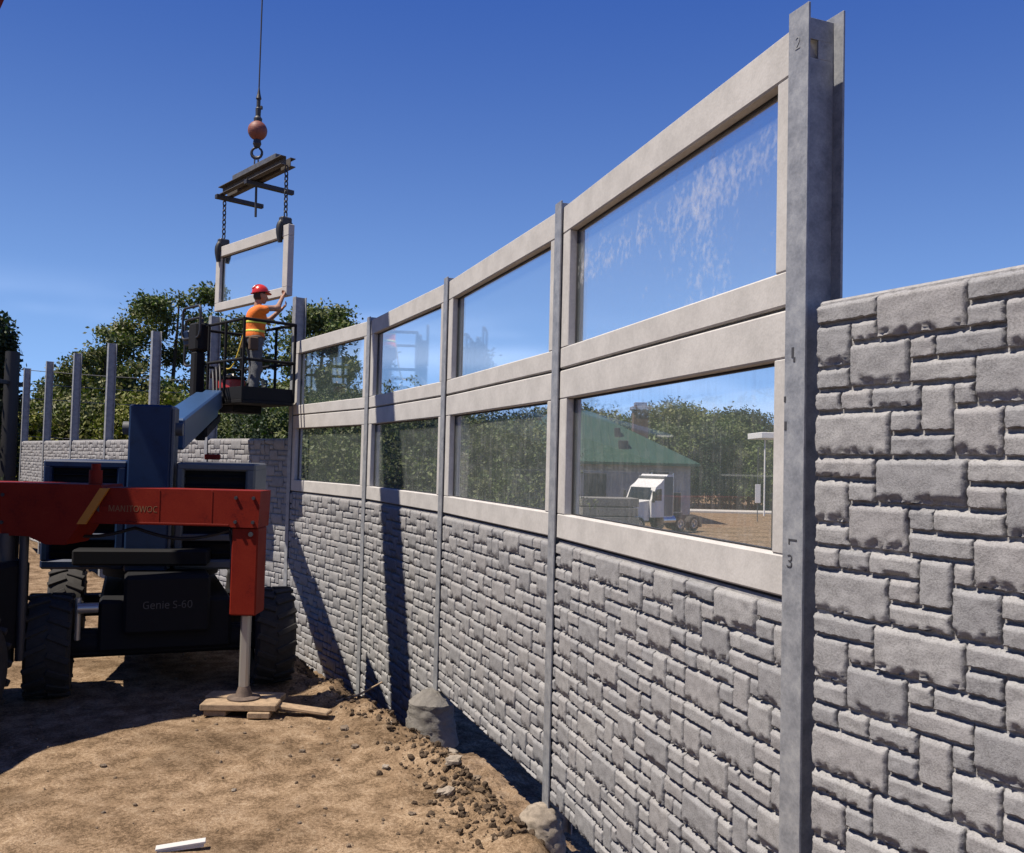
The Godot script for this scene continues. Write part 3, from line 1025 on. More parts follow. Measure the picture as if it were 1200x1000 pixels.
func crane() -> void:
	var t := thing("mobile_crane", "red truck crane with its outrigger beam extended and jack leg on timber", "crane", Transform3D(Basis(), Vector3(-5.55, 0, -6.3)))
	var o := Vector3(5.55, 0, 6.3)     # world to local
	var mb := MB.new()
	mb.bx(-1.1, 1.1, 0.55, 1.35, -2.35, 5.6, 0.04)
	put(mb, "carrier_frame", M.lift_dark, t)
	mb = MB.new()
	mb.bx(-1.2, 1.0, 1.36, 1.50, -1.7, 5.6, 0.02)
	put(mb, "deck", M.lift_grey, t)
	for z in [-1.2, 0.1, 4.4]:
		for s in [-1.0, 1.0]:
			wheel(t, Vector3(1.05 * s, 0.52, z), Vector3(s, 0, 0), 0.52, 0.5, 20)
	# cab at the near end of the carrier
	mb = MB.new()
	mb.prism(PackedVector2Array([Vector2(0, 0.8), Vector2(2.1, 0.8), Vector2(2.1, 1.7), Vector2(1.8, 2.75), Vector2(0.1, 2.85), Vector2(0, 2.7)]), Transform3D(Basis(Vector3(0, 0, 1), Vector3.UP, Vector3(-1, 0, 0)), Vector3(0, 0, 5.7)), 2.3)
	put(mb, "cab", M.crane_red, t)
	# turret with counterweight
	mb = MB.new()
	mb.lathe(Vector3(0, 1.50, 0), Vector3.UP, [Vector2(0, 0.001), Vector2(0, 0.75), Vector2(0.25, 0.75), Vector2(0.25, 0.001)], 32)
	mb.box(Transform3D(Basis(Vector3.UP, deg_to_rad(-4)), Vector3(-0.1, 2.15, 0.15)), Vector3(1.3, 0.9, 1.9), 0.05)
	put(mb, "turret", M.crane_red, t)
	mb = MB.new()
	mb.box(Transform3D(Basis(Vector3.UP, deg_to_rad(-4)), Vector3(-0.15, 2.1, 1.4)), Vector3(1.6, 0.8, 0.6), 0.06)
	put(mb, "counterweight", M.dark_steel, t)
	# boom, in four sections
	var b0 := Vector3(-5.575, 3.09, -7.02) + o
	var b1 := Vector3(-4.925, 22.79, -16.095) + o
	var secs := [[0.0, 0.42, 0.50, 0.62], [0.40, 0.64, 0.44, 0.55], [0.62, 0.84, 0.38, 0.47], [0.82, 1.0, 0.32, 0.40]]
	var prev: Node = t
	for k in 4:
		mb = MB.new()
		mb.bar(b0.lerp(b1, secs[k][0]), b0.lerp(b1, secs[k][1]), secs[k][2], secs[k][3], 0.03)
		var s := put(mb, "boom_section", M.crane_red, t)
	mb = MB.new()
	mb.bar(b1, b1 + Vector3(0.05, -0.2, -0.3), 0.30, 0.55, 0.02)
	mb.lathe(b1 + Vector3(0.05, -0.35, -0.25) + Vector3(-0.05, 0, 0), Vector3.RIGHT, [Vector2(0, 0.001), Vector2(0, 0.22), Vector2(0.1, 0.22), Vector2(0.1, 0.001)], 20)
	put(mb, "boom_head", M.dark_steel, t)
	mb = MB.new()
	mb.rod(Vector3(-5.4, 1.9, -7.6) + o, b0.lerp(b1, 0.22), 0.13, 14)
	put(mb, "lift_cylinder", M.jack_steel, t)
	# outrigger: fixed housing, sliding beam, jack
	var zf := -8.42 + 6.3   # front face
	mb = MB.new()
	var hx := 5.55
	# housing tapers down to the right: outline in x, y
	mb.prism(PackedVector2Array([Vector2(-5.6 + hx, 1.60), Vector2(-4.36 + hx, 1.58), Vector2(-4.20 + hx, 1.51), Vector2(-4.02 + hx, 1.51), Vector2(-3.70 + hx, 2.03), Vector2(-3.72 + hx, 2.06), Vector2(-5.6 + hx, 2.06)]), Transform3D(Basis(), Vector3(0, 0, zf - 0.19)), 0.46)
	var hous := put(mb, "outrigger_housing", M.crane_red, t)
	mb = MB.new()
	mb.prism(PackedVector2Array([Vector2(-3.925 + hx, 1.70), Vector2(-3.845 + hx, 1.70), Vector2(-3.645 + hx, 2.03), Vector2(-3.725 + hx, 2.03)]), Transform3D(Basis(), Vector3(0, 0, zf + 0.026)), 0.03)
	put(mb, "warning_stripe", M.crane_yellow, hous)
	mb = MB.new()
	mb.rod(Vector3(-3.83 + hx, 2.03, zf - 0.1), Vector3(-3.83 + hx, 2.19, zf - 0.1), 0.06, 14)
	mb.rod(Vector3(-3.83 + hx, 2.19, zf - 0.1), Vector3(-3.83 + hx, 2.25, zf - 0.1), 0.042, 14)
	put(mb, "lock_pin", M.crane_red, hous)
	mb = MB.new()
	mb.prism(PackedVector2Array([Vector2(-5.0 + hx, 1.705), Vector2(-2.54 + hx, 1.705), Vector2(-2.54 + hx, 1.70), Vector2(-2.292 + hx, 1.70), Vector2(-2.28 + hx, 2.035), Vector2(-5.0 + hx, 2.035)]), Transform3D(Basis(), Vector3(0, 0, zf - 0.19)), 0.36)
	var beam := put(mb, "outrigger_beam", M.crane_red, t)
	text_on(beam, "MANITOWOC", M.crane_lettering, Transform3D(Basis(), Vector3(-3.44 + hx, 1.845, zf - 0.0085)), 0.075)
	mb = MB.new()
	mb.prism(PackedVector2Array([Vector2(-0.04, 0), Vector2(0.02, 0.04), Vector2(0.02, -0.04)]), Transform3D(Basis(), Vector3(-3.765 + hx, 1.85, zf - 0.007)), 0.006)
	put(mb, "arrow_mark", M.mark_black, beam)
	# jack leg
	mb = MB.new()
	mb.bx(-2.535 + hx, -2.295 + hx, 0.90, 1.697, zf - 0.33, zf - 0.03, 0.012)
	var leg := put(mb, "jack_leg", M.crane_red, t)
	mb = MB.new()
	mb.bx(-2.455 + hx, -2.37 + hx, 0.22, 0.90, zf - 0.205, zf - 0.115, 0.02)
	put(mb, "jack_rod", M.jack_steel, leg)
	mb = MB.new()
	mb.lathe(Vector3(-2.41 + hx, 0.127, zf - 0.16), Vector3.UP, [Vector2(0, 0.001), Vector2(0, 0.15), Vector2(0.012, 0.15), Vector2(0.025, 0.08), Vector2(0.11, 0.05), Vector2(0.11, 0.001)], 24)
	put(mb, "jack_foot", M.rust_steel, leg)
	mb = MB.new()
	mb.rod(Vector3(-2.36 + hx, 1.64, zf - 0.03), Vector3(-2.36 + hx, 1.64, zf - 0.015), 0.022, 10)
	put(mb, "bolt_head", M.mark_black, leg)
	# weld seams, end plate, bolts and a hose along the beam
	mb = MB.new()
	for x in [-3.2, -2.72]:
		mb.bx(x + hx - 0.006, x + hx + 0.006, 1.715, 2.025, zf - 0.011, zf - 0.006, 0.002)
	mb.bx(-3.6 + hx, -2.56 + hx, 1.712, 1.728, zf - 0.011, zf - 0.004, 0.002)
	put(mb, "weld_seam", M.crane_red, beam)
	mb = MB.new()
	for q in [[-2.50, 1.97], [-2.34, 1.97], [-2.50, 1.75], [-2.34, 1.75], [-4.9, 1.95], [-4.9, 1.70], [-4.6, 1.95], [-4.6, 1.70]]:
		mb.rod(Vector3(q[0] + hx, q[1], zf - 0.012), Vector3(q[0] + hx, q[1], zf + (0.008 if q[0] > -3 else 0.055)), 0.016, 8)
	put(mb, "bolt_head", M.dark_steel, beam)
	mb = MB.new()
	var hp := []
	var hr2 := []
	for j in 17:
		var u := j / 16.0
		hp.append(Vector3(lerpf(-4.4, -2.62, u) + hx, 1.655 - 0.09 * absf(sin(u * PI * 2.0)), zf - 0.25))
		hr2.append(0.016)
	mb.sweep(hp, hr2, 7)
	mb.sweep([Vector3(-2.62 + hx, 1.655, zf - 0.25), Vector3(-2.58 + hx, 1.5, zf - 0.2), Vector3(-2.565 + hx, 1.2, zf - 0.16), Vector3(-2.55 + hx, 1.0, zf - 0.16)], [.016, .016, .016, .016], 7)
	put(mb, "hydraulic_hose", M.black_rubber, beam)
	# rear stabiliser gear under the housing: dark box, cylinders, hanging hoses
	mb = MB.new()
	mb.bx(-5.5 + hx, -4.70 + hx, 0.30, 1.58, zf - 0.5, zf - 0.1, 0.04)
	put(mb, "stabiliser_box", M.lift_dark, t)
	for q in [[-4.60, 0.09], [-4.42, 0.04]]:
		mb = MB.new()
		mb.rod(Vector3(q[0] + hx, 0.45, zf - 0.02), Vector3(q[0] + hx, 1.6, zf - 0.02), q[1], 16)
		put(mb, "hydraulic_cylinder", M.dark_steel, t)
	# timber cribbing under the foot: each plank is a thing of its own
	var planks := [["upper plank of the timber pad under the red jack leg", Vector3(-2.40, 0.095, -8.46), Vector3(0.68, 0.06, 0.22), 0.04],
		["back plank of the timber pad behind the red jack leg", Vector3(-2.43, 0.095, -8.72), Vector3(0.70, 0.06, 0.22), -0.03],
		["lower cross plank under the timber pad at the jack leg", Vector3(-2.22, 0.035, -8.58), Vector3(0.2, 0.055, 0.5), 0.06],
		["second cross plank under the timber pad at the jack leg", Vector3(-2.60, 0.035, -8.6), Vector3(0.2, 0.055, 0.46), -0.05],
		["loose weathered board lying in the dirt beside the timber pad", Vector3(-1.83, 0.06, -8.5), Vector3(0.5, 0.035, 0.12), -0.22]]
	for q in planks:
		mb = MB.new()
		mb.box(Transform3D(), q[2], 0.008)
		var p := put(mb, numbered("timber_plank"), M.timber)
		p.position = q[1]
		p.rotation.y = q[3]
		if q[0].begins_with("loose"):
			p.rotation.z = -0.05
		tag(p, q[0], "plank", "timber cribbing at the crane jack")

# ------------------------------------------------------------------ hoist and hanging panel
func chain_shape(a: Vector3, b: Vector3) -> MB:
	var mb := MB.new()
	var d := b - a
	var n := int(d.length() / 0.085)
	var z := d.normalized()
	var x := z.cross(Vector3(0.3, 0.1, 1)).normalized()
	var y := z.cross(x)
	for k in n:
		var c := a.lerp(b, (k + 0.5) / n)
		var s := x if k % 2 == 0 else y
		var pts := []
		var rr := []
		for j in 11:
			var an := TAU * j / 10.0
			pts.append(c + s * cos(an) * 0.032 + z * sin(an) * 0.06)
			rr.append(0.012)
		mb.sweep(pts, rr, 5, false)
	return mb

func hoist() -> void:
	var wd := (POSTS[4] - POSTS[5]).normalized()
	var bas := Basis(w3(wd), Vector3.UP, w3(wd).cross(Vector3.UP))
	# hung panel between posts 5 (left) and 4 (right), just above the post tops
	var t := Transform3D(bas, w3(POSTS[5], 5.04)) * Transform3D(Basis(), Vector3(0.09, 0, -0.03))
	glazed_panel("glazed concrete panel hanging from the crane above the open wall bay", t, 2.68, 1.2, Vector2(0.15, 0.19), null, "glazed panels")
	var xs := [0.14, 2.44]
	for k in 2:
		var c := thing("lifting_clamp", ["black lifting clamp on the hanging panel's end away from the worker", "black lifting clamp above the worker on the hanging panel's end"][k], "clamp", t * Transform3D(Basis(), Vector3(xs[k], 1.2, -0.07)), "lifting clamps on the hanging panel")
		for s in [-1.0, 1.0]:
			var mb := MB.new()
			var pts := []
			var rr := []
			for j in 8:
				var u := j / 7.0
				pts.append(Vector3(0, lerpf(-0.28, 0.10, u) + (0.06 * sin(u * PI)), s * (0.085 + 0.03 * sin(u * PI) - 0.05 * u * u)))
				rr.append(lerpf(0.03, 0.062, sin(u * PI * 0.75 + 0.3)))
			mb.sweep(pts, rr, 10)
			put(mb, "jaw", M.black_rubber, c)
		var mb2 := MB.new()
		mb2.bx(-0.06, 0.06, 0.015, 0.16, -0.10, 0.10, 0.02)
		put(mb2, "shackle", M.dark_steel, c)
	# spreader: twin channels over the panel, two cross arms, top plate
	var sp := thing("spreader_beam", "steel spreader beam with two cross arms hanging below the hook ball", "spreader beam", Transform3D(bas, w3(POSTS[5], 7.28)) * Transform3D(Basis(Vector3(0, 0, 1), 0.03), Vector3(0.09, 0, -0.10)))
	for z in [-0.09, 0.09]:
		var mb := MB.new()
		for q in [[0.07, 0.016, 0.10], [-0.07, 0.016, 0.10]]:
			mb.box(Transform3D(Basis(), Vector3(1.30, q[0], z)), Vector3(2.34, q[1], q[2]), 0.003)
		mb.box(Transform3D(Basis(), Vector3(1.30, 0, z - 0.045 * signf(z))), Vector3(2.34, 0.13, 0.012), 0.002)
		put(mb, "channel", M.spreader_steel, sp)
	for x in [0.2, 1.35]:
		var mb := MB.new()
		mb.box(Transform3D(Basis(), Vector3(x, -0.13, -0.26)), Vector3(0.09, 0.08, 0.95), 0.006)
		put(mb, "cross_arm", M.dark_steel, sp)
	var mb3 := MB.new()
	mb3.box(Transform3D(Basis(), Vector3(1.32, 0.15, 0)), Vector3(1.6, 0.14, 0.11), 0.006)
	put(mb3, "top_plate", M.grey_steel, sp)
	mb3 = MB.new()
	mb3.rod(Vector3(1.35, 0.0, 0.0), Vector3(1.35, -0.72, 0.0), 0.022, 8)
	put(mb3, "hanging_rod", M.dark_steel, sp)
	var inv := sp.transform.affine_inverse()
	for k in 2:
		var a := inv * (t * Vector3(xs[k], 1.37, -0.07))
		put(chain_shape(Vector3(a.x, -0.07, 0), a), "chain", M.dark_steel, sp)
	# hook block with ball on the hoist cable
	var hb := w3(POSTS[5], 0) + bas * Vector3(1.42, 0, -0.10)
	hb.y = 8.16
	var h := thing("hook_ball", "rusty red overhaul ball with hook on the crane cable", "hook ball", Transform3D(Basis(), hb))
	var mb := MB.new()
	var prof := []
	for j in 17:
		var an := PI * j / 16.0
		prof.append(Vector2(-cos(an) * 0.175, maxf(0.001, sin(an) * 0.17)))
	mb.lathe(Vector3.ZERO, Vector3.UP, prof, 28)
	put(mb, "ball", M.ball_red, h)
	mb = MB.new()
	mb.lathe(Vector3(0, 0.16, 0), Vector3.UP, [Vector2(0, 0.07), Vector2(0.06, 0.075), Vector2(0.10, 0.045), Vector2(0.24, 0.05), Vector2(0.26, 0.035), Vector2(0.40, 0.035), Vector2(0.42, 0.05), Vector2(0.50, 0.03), Vector2(0.62, 0.012)], 14)
	mb.box(Transform3D(Basis(), Vector3(0.03, 0.42, 0)), Vector3(0.09, 0.06, 0.05), 0.008)
	put(mb, "cable_socket", M.dark_steel, h)
	mb = MB.new()
	mb.lathe(Vector3(0, -0.30, 0), Vector3.UP, [Vector2(0, 0.001), Vector2(0, 0.05), Vector2(0.06, 0.075), Vector2(0.15, 0.06)], 14)
	put(mb, "swivel", M.dark_steel, h)
	mb = MB.new()
	var pts := []
	var rr := []
	for j in 14:
		var an := lerpf(PI * 0.5, PI * 2.35, j / 13.0)
		pts.append(Vector3(cos(an) * 0.095, -0.40 + sin(an) * 0.095, 0))
		rr.append(lerpf(0.032, 0.018, absf(j - 6) / 7.0))
	mb.sweep(pts, rr, 8)
	put(mb, "hook", M.dark_steel, h)
	mb = MB.new()
	var sl := []
	var sr := []
	for j in 13:
		var an := TAU * j / 12.0
		sl.append(Vector3(cos(an) * 0.035, -0.585 + sin(an) * 0.12, sin(an) * 0.01))
		sr.append(0.014)
	mb.sweep(sl, sr, 7, false)
	put(mb, "sling_ring", M.grey_steel, h)
	mb = MB.new()
	mb.sweep([Vector3(0, 0.75, 0), Vector3(0, 21.0 - hb.y, 0)], [0.013, 0.013], 7)
	put(mb, "cable", M.dark_steel, h)

# ------------------------------------------------------------------ person
class SDF:
	var A := PackedVector3Array()
	var B := PackedVector3Array()
	var inv := PackedFloat32Array()
	var ra := PackedFloat32Array()
	var dr := PackedFloat32Array()
	var k := 0.05
	var planes: Array = []      # [normal, d]: keeps normal . p < d
	func cap(a: Vector3, b: Vector3, r0: float, r1: float) -> void:
		A.append(a); B.append(b - a)
		inv.append(1.0 / maxf((b - a).length_squared(), 1e-9))
		ra.append(r0); dr.append(r1 - r0)
	func at(p: Vector3) -> float:
		var d := 1e9
		for j in A.size():
			var q := p - A[j]
			var h := clampf(q.dot(B[j]) * inv[j], 0.0, 1.0)
			var e := (q - B[j] * h).length() - ra[j] - dr[j] * h
			var w := k - absf(d - e)
			if w > 0.0:
				d = minf(d, e) - w * w * 0.25 / k
			else:
				d = minf(d, e)
		for pl in planes:
			d = maxf(d, p.dot(pl[0]) - pl[1])
		return d

func nets(s: SDF, cell: float, mb: MB, pad := 0.04) -> void:
	var lo := Vector3.ONE * 1e9
	var hi := -lo
	for j in s.A.size():
		var r := maxf(s.ra[j], s.ra[j] + s.dr[j])
		for p in [s.A[j], s.A[j] + s.B[j]]:
			lo = lo.min(p - Vector3.ONE * r)
			hi = hi.max(p + Vector3.ONE * r)
	lo -= Vector3.ONE * pad
	hi += Vector3.ONE * pad
	var nx := int((hi.x - lo.x) / cell) + 2
	var ny := int((hi.y - lo.y) / cell) + 2
	var nz := int((hi.z - lo.z) / cell) + 2
	var val := PackedFloat32Array()
	val.resize(nx * ny * nz)
	var bs := 5
	for bz in range(0, nz, bs):
		for by in range(0, ny, bs):
			for bxx in range(0, nx, bs):
				var c := lo + (Vector3(bxx, by, bz) + Vector3.ONE * (bs - 1) * 0.5) * cell
				var dc := s.at(c)
				var full := absf(dc) < cell * bs * 0.95
				for z in range(bz, mini(bz + bs, nz)):
					for y in range(by, mini(by + bs, ny)):
						for x in range(bxx, mini(bxx + bs, nx)):
							val[(z * ny + y) * nx + x] = s.at(lo + Vector3(x, y, z) * cell) if full else dc
	var id := PackedInt32Array()
	id.resize(nx * ny * nz)
	id.fill(-1)
	var k0 := mb.v.size()
	var off := [0, 1, nx, nx + 1, nx * ny, nx * ny + 1, nx * ny + nx, nx * ny + nx + 1]
	for z in nz - 1:
		for y in ny - 1:
			for x in nx - 1:
				var q := (z * ny + y) * nx + x
				var c := 0
				for o in off:
					if val[q + o] < 0:
						c += 1
				if c == 0 or c == 8:
					continue
				var sum := Vector3.ZERO
				var cnt := 0
				for e in [[0, 1], [2, 3], [4, 5], [6, 7], [0, 2], [1, 3], [4, 6], [5, 7], [0, 4], [1, 5], [2, 6], [3, 7]]:
					var va := val[q + off[e[0]]]
					var vb := val[q + off[e[1]]]
					if (va < 0) != (vb < 0):
						var t := va / (va - vb)
						var pa := Vector3(e[0] & 1, (e[0] >> 1) & 1, e[0] >> 2)
						var pb := Vector3(e[1] & 1, (e[1] >> 1) & 1, e[1] >> 2)
						sum += pa.lerp(pb, t)
						cnt += 1
				id[q] = mb.v.size()
				mb.v.append(lo + (Vector3(x, y, z) + sum / cnt) * cell)
				mb.n.append(Vector3.ZERO)
	for z in range(1, nz - 1):
		for y in range(1, ny - 1):
			for x in range(1, nx - 1):
				var q := (z * ny + y) * nx + x
				for ax in 3:
					var step: int = [1, nx, nx * ny][ax]
					var a := val[q] < 0
					if a == (val[q + step] < 0):
						continue
					var u: int = [nx, nx * ny, 1][ax]
					var w: int = [nx * ny, 1, nx][ax]
					var f := [id[q - u - w], id[q - w], id[q], id[q - u]]
					if f.min() < 0:
						continue
					if not a:
						f.reverse()
					var nn := (mb.v[f[1]] - mb.v[f[0]]).cross(mb.v[f[2]] - mb.v[f[0]])
					for j in f:
						mb.n[j] += nn
					for j in [0, 2, 1, 0, 3, 2]:
						mb.i.append(f[j])
	for j in range(k0, mb.n.size()):
		mb.n[j] = mb.n[j].normalized() if mb.n[j].length_squared() > 0 else Vector3.UP

func person() -> void:
	# local axes: +x to the person's left when facing -z... here: faces +z, x to his left, y up
	var face := Vector3(0.86, 0, -0.5).normalized()
	var bas := Basis(Vector3.UP.cross(face), Vector3.UP, face)
	var t := thing("person", "worker in orange vest and red hard hat reaching for the hanging panel", "person", Transform3D(bas.scaled(Vector3.ONE * 1.06), Vector3(-4.24, 3.235, -14.98)))
	# joints
	var hipL := Vector3(0.095, 0.93, 0.0)
	var hipR := Vector3(-0.095, 0.93, 0.0)
	var knL := Vector3(0.12, 0.50, 0.05)
	var knR := Vector3(-0.13, 0.50, 0.02)
	var anL := Vector3(0.13, 0.09, -0.02)
	var anR := Vector3(-0.16, 0.09, -0.05)
	var waist := Vector3(0, 1.06, 0.0)
	var chest := Vector3(0, 1.30, 0.02)
	var neck := Vector3(0, 1.47, 0.03)
	var head := Vector3(0, 1.64, 0.075)
	var shL := Vector3(0.18, 1.41, 0.02)
	var shR := Vector3(-0.18, 1.43, 0.04)
	# both hands towards the panel edge ahead and up
	var elR := Vector3(-0.22, 1.45, 0.28)
	var wrR := Vector3(-0.06, 1.66, 0.40)
	var elL := Vector3(0.24, 1.30, 0.26)
	var wrL := Vector3(0.12, 1.50, 0.44)
	var body := SDF.new()
	body.k = 0.045
	body.cap(Vector3(-0.06, 0.97, 0), Vector3(0.06, 0.97, 0), 0.115, 0.115)
	body.cap(waist, chest, 0.12, 0.135)
	body.cap(Vector3(-0.09, 1.36, 0.01), Vector3(0.09, 1.36, 0.01), 0.085, 0.085)
	body.cap(Vector3(0, 1.42, 0.02), Vector3(0, 1.56, 0.045), 0.06, 0.055)
	for a in [[hipL, knL, anL], [hipR, knR, anR]]:
		body.cap(a[0], a[1], 0.088, 0.058)
		body.cap(a[1], a[2], 0.058, 0.04)
		body.cap(a[2], a[2] + Vector3(0, -0.04, 0.14), 0.04, 0.03)
	for a in [[shL, elL, wrL], [shR, elR, wrR]]:
		body.cap(a[0], a[1], 0.055, 0.042)
		body.cap(a[1], a[2], 0.043, 0.029)
	var mb := MB.new()
	nets(body, 0.018, mb)
	# head with a face
	var hd := SDF.new()
	hd.k = 0.025
	hd.cap(head + Vector3(0, 0.045, -0.015), head + Vector3(0, 0.03, 0.0), 0.088, 0.085)
	hd.cap(head + Vector3(0, -0.03, 0.02), head + Vector3(0, -0.075, 0.05), 0.068, 0.036)
	hd.cap(head + Vector3(0, 0.015, 0.085), head + Vector3(0, -0.022, 0.105), 0.011, 0.017)
	hd.cap(head + Vector3(-0.04, 0.035, 0.077), head + Vector3(0.04, 0.035, 0.077), 0.014, 0.014)
	hd.cap(head + Vector3(-0.022, -0.055, 0.082), head + Vector3(0.022, -0.055, 0.082), 0.010, 0.010)
	for s in [-1.0, 1.0]:
		hd.cap(head + Vector3(s * 0.085, 0.02, -0.005), head + Vector3(s * 0.083, -0.025, -0.002), 0.018, 0.011)
	hd.cap(head + Vector3(0, -0.06, -0.03), neck + Vector3(0, 0.02, 0.0), 0.055, 0.052)
	nets(hd, 0.008, mb, 0.02)
	# hands: palm, four unequal bent fingers and a thumb from the side of the palm
	for q in [[wrR, elR, -1.0], [wrL, elL, 1.0]]:
		var hs := SDF.new()
		hs.k = 0.008
		var d: Vector3 = (q[0] - q[1]).normalized()
		var side := Vector3(q[2], 0.1, 0).normalized()
		side = (side - d * side.dot(d)).normalized()
		var palm: Vector3 = d.cross(side) * q[2]       # towards the palm
		var w: Vector3 = q[0]
		hs.cap(w - d * 0.03, w + d * 0.01, 0.029, 0.026)
		for j in 4:
			var s := (j - 1.5) * 0.019
			var base: Vector3 = w + d * 0.085 + side * s
			hs.cap(w + d * 0.015 + side * s * 0.7, base, 0.015, 0.012)
			var l: float = [0.034, 0.04, 0.038, 0.028][j]
			var k1: Vector3 = base + (d * 0.8 + palm * 0.5).normalized() * l
			var k2: Vector3 = k1 + (d * 0.35 + palm * 0.9).normalized() * l * 0.75
			hs.cap(base, k1, 0.010, 0.009)
			hs.cap(k1, k2, 0.009, 0.0075)
		var tb: Vector3 = w + d * 0.03 - side * 0.03 * 1.0
		var t1: Vector3 = tb + (d * 0.6 - side * 0.7 + palm * 0.3).normalized() * 0.042
		hs.cap(w + d * 0.015 - side * 0.015, tb, 0.015, 0.013)
		hs.cap(tb, t1, 0.012, 0.010)
		hs.cap(t1, t1 + (d * 0.8 + palm * 0.5).normalized() * 0.03, 0.010, 0.008)
		nets(hs, 0.005, mb, 0.012)
	put(mb, "body", M.skin, t)
	# clothes
	var vest := SDF.new()
	vest.k = 0.05
	vest.cap(Vector3(-0.05, 1.0, 0), Vector3(0.05, 1.0, 0), 0.135, 0.135)
	vest.cap(waist, chest, 0.142, 0.158)
	vest.cap(Vector3(-0.10, 1.365, 0.01), Vector3(0.10, 1.375, 0.02), 0.108, 0.108)
	vest.cap(Vector3(-0.17, 1.415, 0.03), Vector3(-0.20, 1.41, 0.10), 0.072, 0.066)
	vest.cap(Vector3(0.17, 1.40, 0.02), Vector3(0.20, 1.375, 0.08), 0.072, 0.066)
	vest.planes = [[Vector3(0, -1, 0), -0.985], [Vector3(0, 1, 0.25).normalized(), 1.445]]
	mb = MB.new()
	nets(vest, 0.015, mb)
	var vn := put(mb, "safety_vest", M.vest_orange, t)
	for y in [1.06, 1.20]:
		var band := SDF.new()
		band.k = 0.05
		for j in vest.A.size():
			band.cap(vest.A[j], vest.A[j] + vest.B[j], vest.ra[j] + 0.005, vest.ra[j] + vest.dr[j] + 0.005)
		band.planes = [[Vector3(0, -1, 0), -y], [Vector3(0, 1, 0), y + 0.05]]
		mb = MB.new()
		nets(band, 0.015, mb)
		put(mb, "reflective_band", M.vest_lime, vn)
	var pants := SDF.new()
	pants.k = 0.04
	pants.cap(Vector3(-0.06, 0.97, 0), Vector3(0.06, 0.97, 0), 0.130, 0.130)
	for a in [[hipL, knL, anL], [hipR, knR, anR]]:
		pants.cap(a[0], a[1], 0.105, 0.078)
		pants.cap(a[1], a[2] + Vector3(0, 0.03, 0), 0.078, 0.068)
	pants.planes = [[Vector3(0, 1, 0), 1.02]]
	mb = MB.new()
	nets(pants, 0.016, mb)
	var pn := put(mb, "trousers", M.denim, t)
	# tool belt and pouch
	mb = MB.new()
	var pts := []
	var rr := []
	for j in 21:
		var an := TAU * j / 20.0
		pts.append(Vector3(cos(an) * 0.185, 0.985, sin(an) * 0.14))
		rr.append(0.02)
	mb.sweep(pts, rr, 7, false)
	mb.box(Transform3D(Basis(), Vector3(-0.19, 0.88, -0.06)), Vector3(0.07, 0.2, 0.14), 0.015)
	mb.box(Transform3D(Basis(), Vector3(0.05, 0.9, -0.15)), Vector3(0.13, 0.16, 0.06), 0.015)
	put(mb, "tool_belt", M.tool_leather, pn)
	for a in [anL, anR]:
		var bt := SDF.new()
		bt.k = 0.04
		bt.cap(a + Vector3(0, 0.08, 0), a + Vector3(0, -0.02, 0), 0.058, 0.055)
		bt.cap(a + Vector3(0, -0.045, -0.03), a + Vector3(0, -0.05, 0.15), 0.045, 0.04)
		bt.planes = [[Vector3(0, -1, 0), 0.0]]
		mb = MB.new()
		nets(bt, 0.014, mb)
		put(mb, "boot", M.boot_brown, t)
	# hair below the hat
	var hr := SDF.new()
	hr.k = 0.03
	hr.cap(head + Vector3(0, 0.045, -0.02), head + Vector3(0, 0.0, -0.03), 0.096, 0.082)
	hr.planes = [[Vector3(0, -0.2, 1).normalized(), -0.02 + head.z], [Vector3(0, 1, 0), 1.72]]
	mb = MB.new()
	nets(hr, 0.010, mb, 0.02)
	put(mb, "hair", M.hair_dark, t)
	# hard hat: shell, ridge, brim with peak
	mb = MB.new()
	var hc := head + Vector3(0, 0.062, -0.008)
	var prof := []
	for j in 10:
		var an := PI * 0.5 * j / 9.0
		prof.append(Vector2(sin(an) * 0.125, maxf(0.001, cos(an) * 0.128)))
	prof.insert(0, Vector2(0.004, 0.150))
	prof.insert(0, Vector2(-0.004, 0.150))
	prof.insert(0, Vector2(-0.006, 0.12))
	mb.lathe(hc, Vector3(0, 0.985, -0.17).normalized(), prof, 32)
	for s in [-1.0, 0.0, 1.0]:
		var rp := []
		var rq := []
		for j in 9:
			var an := PI * (0.15 + 0.7 * j / 8.0)
			rp.append(hc + Vector3(s * 0.035, sin(an) * 0.122 - absf(s) * 0.006, cos(an) * 0.125 - 0.012))
			rq.append(0.008)
		mb.sweep(rp, rq, 6)
	var hat := put(mb, "hard_hat", M.hat_red, t)
	mb = MB.new()
	var poly := PackedVector2Array()
	for j in 13:
		var an := PI * j / 12.0
		poly.append(Vector2(cos(an) * 0.118, sin(an) * 0.105 + 0.075))
	mb.prism(poly, Transform3D(Basis(Vector3(1, 0, 0), Vector3(0, -0.12, 0.99), Vector3(0, -0.99, -0.12)), hc + Vector3(0, 0.004, -0.005)), 0.006)
	put(mb, "peak", M.hat_red, hat)
	# lanyard to the platform rail
	mb = MB.new()
	var lp := []
	var lr := []
	var a0 := t.transform * Vector3(0.02, 1.05, -0.16)
	var a1 := Vector3(-4.72, 3.78, -15.0)
	for j in 13:
		var s := j / 12.0
		lp.append(a0.lerp(a1, s) + Vector3(0, -0.22 * sin(s * PI), 0))
		lr.append(0.012)
	mb.sweep(lp, lr, 6)
	var ln := put(mb, "lanyard", M.rope_yellow)
	tag(ln, "yellow safety lanyard from the worker to the platform rail", "rope")

